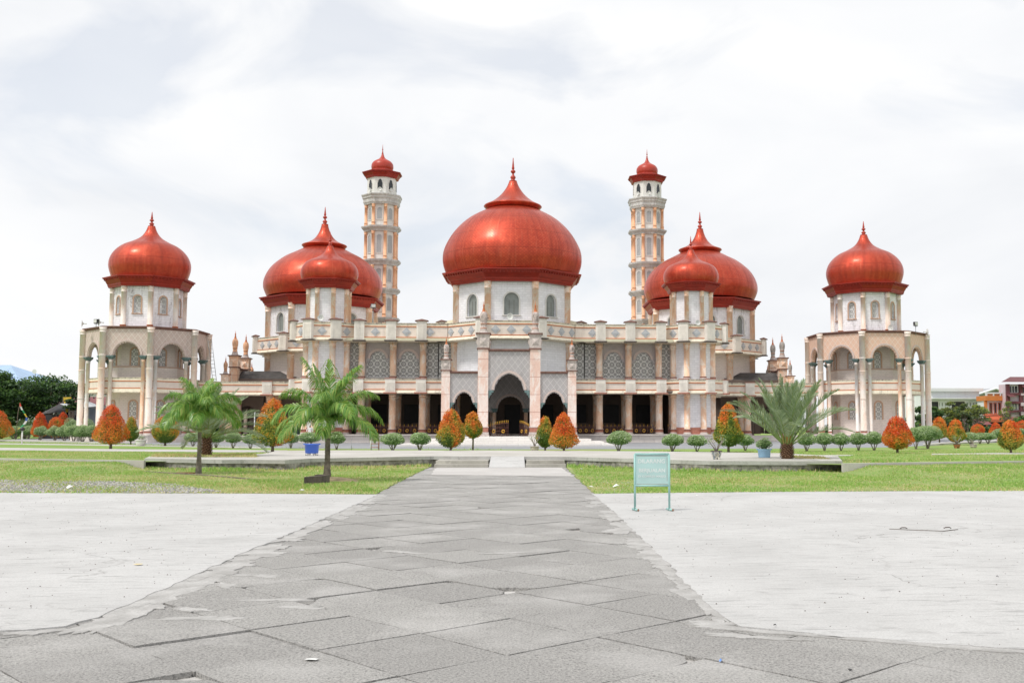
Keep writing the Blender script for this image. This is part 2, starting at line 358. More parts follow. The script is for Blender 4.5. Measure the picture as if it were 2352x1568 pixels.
mt['scallop'] = plain('scalloped_moulding', (.60, .49, .45), .75, .15, 12, st=.2)
mt['screen'] = rosette('pierced_screen', (.72, .71, .69)); mt['screen_s'] = rosette('pierced_screen_small', (.74, .74, .73), .42)
mt['screen_m'] = rosette('minaret_screen', (.50, .51, .52), .22)
mt['frame'] = plain('window_frame', (.68, .66, .64), .7, .05, 4); mt['frameorange'] = plain('window_frame_orange', (.56, .37, .27), .7, .12, 6)
mt['pane'] = plain('grey_shutter', (.25, .27, .26), .5, .12, 3)
mt['dark'] = plain('dark_interior', (.028, .027, .03), .6, .1, 2)  # near-black colour, mostly stands for shade inside rooms and sheds
mt['darkpane'] = plain('dark_glass', (.02, .025, .03), .15, .1, 2)
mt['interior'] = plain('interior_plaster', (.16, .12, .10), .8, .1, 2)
mt['floor'] = plain('veranda_floor', (.40, .36, .33), .4, .1, 2)
mt['plinth'] = tiled('plinth_stone', (.72, .66, .62), (.9, .3), st=.4)
mt['steps'] = tiled('step_stone', (.78, .75, .72), (.8, .16), st=.15)
mt['iron'] = plain('dark_red_iron', (.10, .035, .028), .5, .2, 6); mt['gold'] = plain('gold_paint', (.72, .40, .05), .4, .1, 6)
mt['diamond'] = plain('grey_blue_tile', (.47, .48, .50), .6, .15, 14)
mt['roofcream'] = plain('cream_metal_roof', (.66, .62, .45), .5, .08, 2); mt['roofdark'] = plain('dark_weathered_roof', (.075, .07, .068), .85, .4, 2, bmp=.02)
mt['tank'] = plain('dark_green_plastic', (.02, .05, .045), .4, .1, 3)
mt['hornwhite'] = plain('horn_paint', (.66, .66, .64), .4, .05, 3); mt['black'] = plain('black_plastic', (.03, .03, .03), .4, .1, 3); mt['steel'] = plain('grey_steel', (.35, .36, .37), .4, .1, 3, metal=.6)
# ================================================================ MOSQUE
AX = -1.1; ZP = .93
def interp(points, n=3):
    "smooth a profile (Catmull-Rom)"
    out = []
    P = [points[0]] + list(points) + [points[-1]]
    for i in range(1, len(P)-2):
        for j in range(n):
            t = j/n; q = []
            for k in range(2):
                a, b, c, d = P[i-1][k], P[i][k], P[i+1][k], P[i+2][k]
                q.append(.5*((2*b)+(-a+c)*t+(2*a-5*b+4*c-d)*t*t+(-a+3*b-3*c+d)*t**3))
            out.append((max(q[0], 0), q[1]))
    out.append(points[-1]); return out
_cm = {}
def column_mesh(r, h, base=.45, cap=.35, mats=('column',), n=14, flare=1.28):
    key = (round(r, 3), round(h, 2), base, cap, mats, flare)
    if key in _cm: return _cm[key]
    mb = MB(); P = []; ms = []
    def seg(r0, z0, r1, z1, m):
        if not P: P.append((r0, z0))
        elif P[-1] != (r0, z0): P.append((r0, z0)); ms.append(m)
        P.append((r1, z1)); ms.append(m)
    if base > 0:
        seg(r*1.4, 0, r*1.4, base*.18, 2); seg(r*1.3, base*.2, r*1.16, base*.45, 2); seg(r*1.15, base*.47, r*1.15, base*.9, 1); seg(r*1.22, base*.9, r*1.22, base, 2)
    z1 = h - cap
    seg(r, base, r*.97, z1, 0)
    if cap > 0:
        seg(r*1.1, z1, r*1.1, z1+cap*.12, 3); seg(r, z1+cap*.14, r*1.05, z1+cap*.5, 3); seg(r*1.12, z1+cap*.52, r*1.12, z1+cap*.6, 3); seg(r*1.05, z1+cap*.62, r*flare, h, 3)
    mb.lathe(P, n, mats=ms)
    mm = [mt[mats[0]], mt[mats[1] if len(mats) > 1 else 'basepink'], mt[mats[2] if len(mats) > 2 else 'basewhite'], mt[mats[3] if len(mats) > 3 else mats[0]]]
    me = mb.mesh('column', mm); _cm[key] = me; return me
def columns(parent, pts, r, z0, z1, name='column', **k):
    me = column_mesh(r, z1-z0, **k); return [place(name, me, parent, (x, y, z0)) for x, y in pts]
FAC = {}
def oct_wall(parent, name, cx, cy, a, z0, z1, mat, wins=None, faces=range(8), th=.25, pane='pane', frame='frame', fw=.1, soff=None, depth=.18, trim=True, winname='window', skipwin=()):
    "octagonal drum of wall panels, one arched opening (w, zb, zs) in each face; windows are children"
    mb = MB(); hw = a*T8; o = []
    for k in faces:
        fr = Fr(cx, cy, -90+45*k); w = wins(k) if callable(wins) else wins
        prof = round_arch(w[0], w[2]) if w else None
        panel(mb, fr, -hw, hw, z0, z1, a-th, a, prof, w[1] if w else None, 0)
    wall = mb.build(name, [mt[mat]], parent)
    if wins:
        for k in faces:
            fr = Fr(cx, cy, -90+45*k); w = wins(k) if callable(wins) else wins
            if not w or k in skipwin: continue
            wb = MB(); prof = round_arch(w[0], w[2])
            if trim:
                band(wb, fr, prof, fw, a-.02, a+.05, 0, zc=w[2], legs=w[1])
                fbox(wb, fr, -w[0]-fw-.05, w[0]+fw+.05, a-.02, a+.1, w[1]-.08, w[1]-.004, 0)
            win = wb.build(winname, [mt[frame]], wall)
            pb = MB(); sheet(pb, fr, prof, w[1], a-depth, 0)
            if pane == 'pane':
                for q in (-.33, .33): fbox(pb, fr, w[0]*q-.012, w[0]*q+.012, a-depth, a-depth+.02, w[1], w[2], 1)
            pb.build('pane' if pane in ('pane', 'darkpane') else 'screen', [mt[pane], mt['darkbase']], win)
    return wall
def eave(parent, cx, cy, a0, a1, z0, z1, rin, name='eave'):
    h = z1-z0; d = a1-a0
    pr = [(a0-.3, z0-.02), (a0, z0), (a0+.02*d, z0+.1*h), (a0+.12*d, z0+.16*h), (a0+.14*d, z0+.3*h), (a0+.3*d, z0+.42*h), (a0+.52*d, z0+.66*h), (a0+.85*d, z0+.86*h), (a1, z0+.90*h), (a1, z1), (rin, z1+.05)]
    mb = MB(); mb.lathe(oct_prof(pr), 8, cx, cy, R(22.5), sm=False)
    # little brackets under the flare
    for k in range(8):
        fr = Fr(cx, cy, -90+45*k); n = max(8, int(a1*2*T8/.32)); hw = (a0+.6*d)*T8
        for i in range(n):
            s = -hw + (i+.5)*2*hw/n; fbox(mb, fr, s-.03, s+.03, a0+.45*d, a0+.83*d, z0+.70*h, z0+.84*h)
    return mb.build(name, [mt['eave']], parent)
def finial(parent, cx, cy, z0, z1, r):
    h = z1-z0
    pr = [(r, 0), (r*1.15, .01*h), (r*1.1, .03*h), (r*.6, .05*h), (r*.55, .1*h), (r*.8, .16*h), (r*.75, .2*h), (r*.35, .27*h), (r*.3, .33*h)]
    for i in range(7):
        a = -1.3 + 2.6*i/6; pr.append((r*.72*math.cos(a), .42*h + .08*h*math.sin(a)))
    pr += [(r*.3, .52*h), (r*.42, .55*h), (r*.34, .6*h), (r*.2, .8*h), (r*.1, h)]
    mb = MB(); mb.lathe([(a, z0+z) for a, z in pr], 12, cx, cy); return mb.build('finial', [mt['red']], parent)
def big_dome(parent, cx, cy, prof, cap, tip, rneck, mat='dome'):
    mb = MB(); mb.lathe(interp(prof), 64, cx, cy); d = mb.build('dome', [mt[mat]], parent)
    if cap:
        cb = MB(); zr = cap[0][1]
        cb.lathe([(cap[0][0]-.4, zr-.34), (cap[0][0]-.22, zr-.3), (cap[0][0]-.05, zr-.1), (cap[0][0]+.02, zr-.03)] + interp(cap[1:]), 48, cx, cy)
        c = cb.build('dome_cap', [mt[mat]], d); z0 = cap[-1][1]
    else: z0 = prof[-1][1]
    finial(d, cx, cy, z0, tip, rneck); return d
LV_UP = dict(t=10.14, o1=9.85, o2=8.95, b=8.66)
LV_LO = dict(t=5.55, o1=5.25, o2=4.66, b=4.36)
def par_prof(L):
    return ([(-.25, L['t']-.35), (-.25, L['t']), (.09, L['t']), (.09, L['t']-.06), (.04, L['t']-.1), (.04, L['o1']+.04), (.06, L['o1']+.03), (.06, L['o1']-.03), (0, L['o1']-.04), (0, L['o2']+.04), (.06, L['o2']+.03), (.06, L['o2']-.03), (.04, L['o2']-.04), (.13, L['b']+.04), (.13, L['b']), (-1.0, L['b']-.03)],
            [5, 5, 5, 5, 0, 2, 2, 2, 3, 2, 2, 2, 0, 5, 4])
PM = lambda: [mt['cream'], mt['coping'], mt['orange'], mt['beige'], mt['cream'], mt['mildew']]
def par_straight(parent, fr, s0, s1, d, L, name='parapet'):
    pr, ms = par_prof(L); mb = MB()
    for i in range(len(ms)):
        (d0, z0), (d1, z1) = pr[i], pr[i+1]
        mb.face([fr.p(s0, d+d0, z0), fr.p(s0, d+d1, z1), fr.p(s1, d+d1, z1), fr.p(s1, d+d0, z0)], ms[i])
    fbox(mb, fr, s0, s1, d-.25, d-.05, L['b']+.01, L['t']-.01, 4)
    return mb.build(name, PM(), parent)
def par_oct(parent, cx, cy, a, L, faces, name='parapet'):
    pr, ms = par_prof(L); mb = MB()
    for k in faces:
        fr = Fr(cx, cy, -90+45*k)
        for i in range(len(ms)):
            (d0, z0), (d1, z1) = pr[i], pr[i+1]; r0, r1 = a+d0, a+d1
            mb.face([fr.p(-r0*T8, r0, z0), fr.p(-r1*T8, r1, z1), fr.p(r1*T8, r1, z1), fr.p(r0*T8, r0, z0)], ms[i])
        r0 = a-.06; r1 = a-.25
        mb.face([fr.p(-r1*T8, r1, L['b']+.01), fr.p(-r1*T8, r1, L['t']-.01), fr.p(r1*T8, r1, L['t']-.01), fr.p(r1*T8, r1, L['b']+.01)], 4)
    return mb.build(name, PM(), parent)
_pl = {}
def pillar_mesh(L, w=.82, dp=.42, cap=True):
    key = (L['t'], w, cap)
    if key in _pl: return _pl[key]
    mb = MB(); h0 = L['b']+.07; h1 = L['t']+.14 if cap else L['t']-.02; z = L['b']
    mb.box(-w/2, w/2, -dp/2, dp/2, h0-z, h1-z, 0)
    for i in range(7):
        x = -w/2+.1+(w-.2)*(i+.5)/7; mb.box(x-.028, x+.028, -dp/2-.03, -dp/2, h0-z+.12, h1-z-.28, 0)
    mb.prism([(-w/2-.12, -dp/2-.1), (w/2+.12, -dp/2-.1), (w/2+.12, dp/2+.1), (-w/2-.12, dp/2+.1)], -.03, h0-z-.002, 2 if cap else 3)
    if cap:
        a, b = w/2+.13, dp/2+.12; zz = h1-z
        mb.box(-a, a, -b, b, zz, zz+.07, 1)
        for p, q in (((-a, -b), (a, -b)), ((a, -b), (a, b)), ((a, b), (-a, b)), ((-a, b), (-a, -b))):
            mb.face([(p[0], p[1], zz+.07), (q[0], q[1], zz+.07), (0, 0, zz+.22)], 1)
    else: mb.box(-w/2-.04, w/2+.04, -dp/2-.04, dp/2+.04, h1-z, h1-z+.06, 3)
    me = mb.mesh('pillar', [mt['pillar'], mt['capbrown'], mt['darkbase'], mt['basepink']]); _pl[key] = me; return me
def pillars(parent, pts, L, w=.82, cap=True):
    for x, y, rz in pts: place('pillar', pillar_mesh(L, w, cap=cap), parent, (x, y, L['b']), rz)
def dia_mesh(w=.74):
    if 'dia' in _pl: return _pl['dia']
    mb = MB(); h = w/2; q = [(-h, 0), (0, -h), (h, 0), (0, h)]
    mb.face([(x, -.05, z) for x, z in q], 0)
    for i in range(4):
        a, b = q[i], q[(i+1) % 4]; mb.face([(a[0], -.05, a[1]), (a[0], 0, a[1]), (b[0], 0, b[1]), (b[0], -.05, b[1])], 0)
    k = .6
    for i in range(4):
        a, b = q[i], q[(i+1) % 4]; mb.face([(a[0]*k, -.07, a[1]*k), (b[0]*k, -.07, b[1]*k), (0, -.09, 0)], 0)
    me = mb.mesh('diamond_tile', [mt['diamond']]); _pl['dia'] = me; return me
def diamonds(parent, fr, ss, d, z=9.4, k=1.0):
    for s in ss:
        p = fr.p(s, d, z); place('diamond_tile', dia_mesh(), parent, p, fr.phi+R(90), (k, 1, 1) if k != 1 else None)
mosque = thing('mosque', (AX, 88, ZP), 'great mosque with three large red domes, white walls, orange columns and an arched entrance porch', 'mosque')
m = mosque
# ---------------- central domed hall
cx, cy = AX, 88
DP = [(5.62, 14.5), (5.92, 15.35), (5.99, 16.05), (5.88, 16.75), (5.55, 17.48), (5.09, 18.2), (4.44, 18.93), (3.57, 19.62), (2.2, 20.34)]
CAP = [(2.5, 20.66), (2.48, 20.7), (1.9, 20.98), (1.45, 21.3), (1.12, 21.6), (.86, 21.9), (.62, 22.25), (.46, 22.55), (.34, 22.87)]
def hall(cx, cy, dk=1.0, drum_faces=range(8), main=True):
    columns(m, [octv(cx, cy, 4.78, k) for k in range(8)], .29, ZP if not main else ZP, 8.64, base=.45, cap=.4, mats=('column',))
    oct_wall(m, 'wall', cx, cy, 4.72, 4.55 if not main else 5.4, 8.66, 'white')
    w = (.6, 10.72, 11.95)
    drum = oct_wall(m, 'drum', cx, cy, 4.6, 8.7, 13.6, 'white_dirty' if not main else 'white', w, pane='pane', fw=.12)
    columns(drum, [octv(cx, cy, 4.68, k) for k in range(8)], .27, 8.7, 13.5, base=0, cap=.62, mats=('column',))
    e = eave(m, cx, cy, 5.05, 5.84 if main else 5.75, 13.45, 14.42, 5.3)
    dz = 0
    if main: d = big_dome(m, cx, cy, DP, CAP, 24.97, .3)
    return drum
hall(cx, cy)
P = par_oct(m, cx, cy, 5.8, LV_UP, [0, 1, 2, 6, 7])
pillars(P, [(*octv(cx, cy, 5.85, k), R(22.5+45*k)) for k in (-2, -1, 0, 1)], LV_UP, .78)
for k in (0, 1, 2, 6, 7): diamonds(P, Fr(cx, cy, -90+45*k), (-1.25, 0, 1.25), 5.8)
# ---------------- side domed halls
SP = [(5.08, 13.6), (5.37, 14.28), (5.44, 14.69), (5.39, 15.17), (5.15, 15.79), (4.74, 16.41), (4.16, 16.96), (3.51, 17.44), (2.72, 17.85), (1.84, 18.33)]
K = 1.062
def zk(z): return 1.6+(z-1.6)*K
for sg in (-1, 1):
    X, Y = AX+sg*19.0, 103
    w = (.6, 10.72, 11.95)
    oct_wall(m, 'wall', X, Y, 4.72, 4.5, 8.66, 'pinkwall')
    columns(m, [octv(X, Y, 4.8, k) for k in range(8)], .32, 4.6, 8.64, base=.0, cap=.5, mats=('column',))
    g = oct_wall(m, 'arcade_wall', X, Y, 4.9, .3, 4.45, 'lat_brown', (1.0, .35, 2.3), winname='arch', pane='darkpane', frame='frameorange', fw=.16, depth=.2)
    drum = oct_wall(m, 'drum', X, Y, 4.75, 8.7, 13.5, 'white_dirty', w, fw=.14)
    columns(drum, [octv(X, Y, 4.85, k) for k in range(8)], .29, 8.7, 13.35, base=0, cap=.62, mats=('column',))
    eave(m, X, Y, 5.15, 5.72, 13.2, 14.12, 5.2)
    big_dome(m, X, Y, [(r*K, zk(z)) for r, z in SP], [(2.2, zk(18.62)), (2.17, zk(18.66)), (1.65, zk(18.85)), (1.22, zk(19.08)), (.85, zk(19.42)), (.56, zk(19.88)), (.4, zk(20.3)), (.32, zk(20.62))], 23.6, .3)
    P = par_oct(m, X, Y, 5.85, LV_UP, range(8))
    pillars(P, [(*octv(X, Y, 5.9, k), R(22.5+45*k)) for k in range(8)], LV_UP, .78)
    for k in (6, 7, 0, 1, 2): diamonds(P, Fr(X, Y, -90+45*k), (-1.25, 0, 1.25), 5.85)
# ---------------- wings
FRW = Fr(AX, 0, -90)   # d = -Y
def railing(parent, fr, s0, s1, d, z0, rings=3):
    mb = MB(); h = .72
    for a, b in ((z0+.04, z0+.09), (z0+h-.05, z0+h), (z0+h*.5-.0, z0+h*.5+.03)): fbox(mb, fr, s0, s1, d-.025, d+.025, a, b, 0)
    n = max(2, int((s1-s0)/.16))
    for i in range(n+1):
        s = s0+(s1-s0)*i/n; sp = (i % 1 == 0)
        fbox(mb, fr, s-.012, s+.012, d-.02, d+.02, z0+h, z0+h+.17, 0 if i % 2 else 1)
    for i in range(rings*2+1):
        s = s0+(s1-s0)*i/(rings*2); fbox(mb, fr, s-.022, s+.022, d-.02, d+.02, z0, z0+h, 0)
    W = (s1-s0)/rings
    for i in range(rings):
        c = s0+W*(i+.5)
        for q in (-1, 1):
            for (a, za, b, zb) in ((-W/2, z0+.1, 0, z0+.36), (-W/2, z0+.62, 0, z0+.36), (-W/4, z0+.1, W/4, z0+.62), (-W/2, z0+.36, -W/4, z0+.1), (-W/2, z0+.36, -W/4, z0+.62)):
                p0 = fr.p(c+q*a, d, za); p1 = fr.p(c+q*b, d, zb); mb.tube([p0, p1], .014, 4)
        pts = [fr.p(c+.115*math.cos(t), d+.03, z0+.36+.115*math.sin(t)) for t in [2*math.pi*j/12 for j in range(13)]]
        mb.tube(pts, .03, 5, 1)
    return mb.build('railing', [mt['iron'], mt['gold']], parent)
CU = [7.41, 9.9, 12.49]
for sg in (-1, 1):
    def U(a, b): return (a, b) if sg > 0 else (-b, -a)
    # lower arcade
    columns(m, [(AX+sg*u, 86.5) for u in [5.2]+CU], .3, ZP, 4.4, base=.5, cap=.42)
    columns(m, [(AX+sg*u, 90.2) for u in [5.2]+CU], .3, ZP, 4.4, base=.5, cap=.42)
    for a, b in zip([5.2]+CU[:2], CU): railing(m, FRW, *U(a+.33, b-.33), -86.5, ZP)
    railing(m, FRW, *U(13.25, 13.9), -86.4, ZP, 1)
    # upper columns and walls
    columns(m, [(AX+sg*u, 86.5) for u in CU], .28, 5.6, 8.64, base=.22, cap=.5)
    ub = MB()
    for (a, b) in ((7.41, 9.9), (9.9, 12.49)):
        s0, s1 = U(a, b); c = (s0+s1)/2; hw = .98
        # lobed arch outline: round head then a step out over brackets
        pr = [(c-hw, 7.05), (c-hw+.03, 7.12), (c-hw+.1, 7.18), (c-.64, 7.22)] + [(c+.64*math.cos(t), 7.25+.66*math.sin(t)) for t in [math.pi*(1-i/12) for i in range(13)]] + [(c+.64, 7.22), (c+hw-.1, 7.18), (c+hw-.03, 7.12), (c+hw, 7.05)]
        panel(ub, FRW, s0, s1, 5.5, 8.7, -87.1, -86.85, pr, 5.78, 0)
        sc = MB(); sheet(sc, FRW, pr, 5.78, -86.93, 0); so_ = sc.build('screen', [mt['screen']], m)
        fb = MB(); ha = [(c+.66*math.cos(t), 7.3+.66*math.sin(t)) for t in [math.pi*(1-i/16) for i in range(17)]]
        band(fb, FRW, ha, .2, -86.86, -86.76, 0, c=c, zc=7.3)
        for q in (-1, 1):
            for (x0, x1, z0, z1) in ((.6, .99, 7.2, 7.32), (.72, .99, 7.08, 7.2), (.86, .99, 6.9, 7.08)):
                fbox(fb, FRW, min(c+q*x0, c+q*x1), max(c+q*x0, c+q*x1), -86.86, -86.72, z0, z1, 1)
        fb.build('arch_moulding', [mt['scallop'], mt['lat_grey']], m)
        fm = MB(); 
        for q in (-1, 1): fbox(fm, FRW, min(c+q*.98, c+q*1.03), max(c+q*.98, c+q*1.03), -86.86, -86.8, 5.78, 6.95, 0)
        fbox(fm, FRW, c-1.03, c+1.03, -86.86, -86.78, 5.68, 5.78, 0); fm.build('screen_frame', [mt['frame']], so_)
    ub.build('upper_wall', [mt['lat_upper']], m)
    for (a, b) in ((4.9, 6.15), (6.2, 7.2), (12.75, 13.8)):
        s0, s1 = U(a, b); sc = MB(); sc.face([FRW.p(s0, -86.9, 5.78), FRW.p(s1, -86.9, 5.78), FRW.p(s1, -86.9, 8.6), FRW.p(s0, -86.9, 8.6)], 0); q = sc.build('screen', [mt['screen']], m)
        fm = MB()
        for (x0, x1, z0, z1) in ((s0, s1, 5.66, 5.78), (s0-.05, s0, 5.66, 8.6), (s1, s1+.05, 5.66, 8.6)): fbox(fm, FRW, x0, x1, -86.95, -86.84, z0, z1, 0)
        fm.build('screen_frame', [mt['frame']], q)
    # parapet and gallery band
    P = par_straight(m, FRW, *U(5.3, 12.9), -85.0, LV_UP)
    pillars(P, [(AX+sg*u, 85.0, 0) for u in CU], LV_UP)
    for s in ((CU[0]+5.75)/2+.15, (CU[0]+CU[1])/2, (CU[1]+CU[2])/2): diamonds(P, FRW, [sg*s], -85.0)
    G = par_straight(m, FRW, *U(4.9, 12.9), -85.0, LV_LO, 'gallery_band')
    pillars(G, [(AX+sg*u, 85.0, 0) for u in CU], LV_LO, cap=False)
    # corner pavilion with its small dome
    X, Y = AX+sg*15.4, 87.0
    oct_wall(m, 'wall', X, Y, 1.62, ZP, 8.66, 'white')
    columns(m, [octv(X, Y, 1.68, k) for k in range(8)], .25, ZP, 4.4, base=.5, cap=.42)
    columns(m, [octv(X, Y, 1.68, k) for k in range(8)], .25, 5.6, 8.64, base=.22, cap=.5)
    bb = MB(); bb.lathe(oct_prof([(1.66, ZP), (1.66, ZP+.62)]), 8, X, Y, R(22.5), sm=False, capt=False); bb.build('wall_base', [mt['basepink']], m)
    P = par_oct(m, X, Y, 2.62, LV_UP, range(8)); G = par_oct(m, X, Y, 2.62, LV_LO, range(8), 'gallery_band')
    ks = (6, 7, 0, 1, 2, 3) if sg > 0 else (5, 6, 7, 0, 1, 4)
    vis = (7, 0, 1) if sg > 0 else (-1, -2, 6, 0)
    for k in ((-1, 0, 1) if sg > 0 else (-2, -1, 0)):
        x, y = octv(X, Y, 2.66, k); pillars(P, [(x, y, R(22.5+45*k))], LV_UP); pillars(G, [(x, y, R(22.5+45*k))], LV_LO, .72, cap=False)
    for k in (0, 1, 2, 7, 6): diamonds(P, Fr(X, Y, -90+45*k), (0,), 2.62)
    drum = oct_wall(m, 'drum', X, Y, 1.5, 8.7, 13.3, 'white')
    columns(drum, [octv(X, Y, 1.58, k) for k in range(8)], .19, 8.7, 13.12, base=0, cap=.5, mats=('column',))
    eave(m, X, Y, 1.9, 2.45, 13.08, 13.82, 2.0)
    SD = [(2.22, 13.87), (2.35, 14.2), (2.38, 14.57), (2.29, 14.94), (2.01, 15.35), (1.52, 15.62), (1.16, 15.78), (.73, 16.03), (.42, 16.4), (.24, 16.83)]
    big_dome(m, X, Y, SD, None, 18.05, .2, 'dome_small')
# floors, ceilings, interior
fb = MB(); fb.box(AX-17.2, AX+17.2, 84.8, 96, .25, ZP-.02, 0); fb.box(AX-17.3, AX+17.3, 84.6, 96, ZP-.02, ZP+.05, 0)
fb.build('plinth', [mt['plinth']], m)
fb = MB(); fb.box(AX-15, AX+15, 84.9, 95.8, ZP+.06, ZP+.075, 0); fb.build('floor', [mt['floor']], m)
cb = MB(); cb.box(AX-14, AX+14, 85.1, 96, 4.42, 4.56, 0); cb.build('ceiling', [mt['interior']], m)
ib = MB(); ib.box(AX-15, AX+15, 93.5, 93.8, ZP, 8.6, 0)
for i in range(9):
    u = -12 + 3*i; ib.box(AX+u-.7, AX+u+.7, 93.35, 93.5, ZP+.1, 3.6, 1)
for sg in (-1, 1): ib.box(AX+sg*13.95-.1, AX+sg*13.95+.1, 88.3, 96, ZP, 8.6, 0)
ib.box(AX-14, AX+14, 87.5, 87.6, 5.6, 8.6, 1)  # near-black sheet stands for the shaded space behind the pierced screens
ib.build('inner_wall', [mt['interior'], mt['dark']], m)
lb = MB()
for u in (-11.3, -8.4, -6, 6.3, 8.7, 11.4): lb.box(AX+u-.55, AX+u+.55, 92.4, 92.46, ZP+.1, ZP+1.05, 0)
lb.build('low_partition', [mt['interior']], m)
rb = MB()
for sg in (-1, 1):
    q = [(AX+sg*4, 84.8), (AX+sg*13.5, 84.8), (AX+sg*13.5, 110), (AX+sg*4, 110)]
    if sg < 0: q.reverse()
    rb.prism(q, 8.66, 8.9, 0)
    rb.face([(AX+sg*13.4, 86, 8.95), (AX+sg*13.4, 100, 8.95), (AX+sg*4.6, 92, 10.7), (AX+sg*4.6, 86.8, 10.7)], 0)
    rb.face([(AX+sg*13.4, 86, 8.95), (AX+sg*4.6, 86.8, 10.7), (AX+sg*4.6, 85.4, 8.95)], 0)
rb.build('roof', [mt['roofcream']], m)
hb = MB(); hb.box(AX-13.4, AX+13.4, 96.02, 112, .3, 8.65, 0); hb.build('rear_hall', [mt['white']], m)
ob = MB()
for X_, Y_ in ((AX, 88), (AX-19, 103), (AX+19, 103), (AX-15.4, 87), (AX+15.4, 87)):
    r = 5.8 if abs(X_-AX) < 1 or Y_ > 100 else 2.5
    ob.lathe(oct_prof([(r-.1, 8.64), (r-.1, 8.69)]), 8, X_, Y_, R(22.5), sm=False, capt=True, capb=True)
    if r < 3 or Y_ > 100: ob.lathe(oct_prof([(r-.1, 4.4), (r-.1, 4.5)]), 8, X_, Y_, R(22.5), sm=False, capt=True, capb=True)
ob.build('floor_slab', [mt['cream']], m)
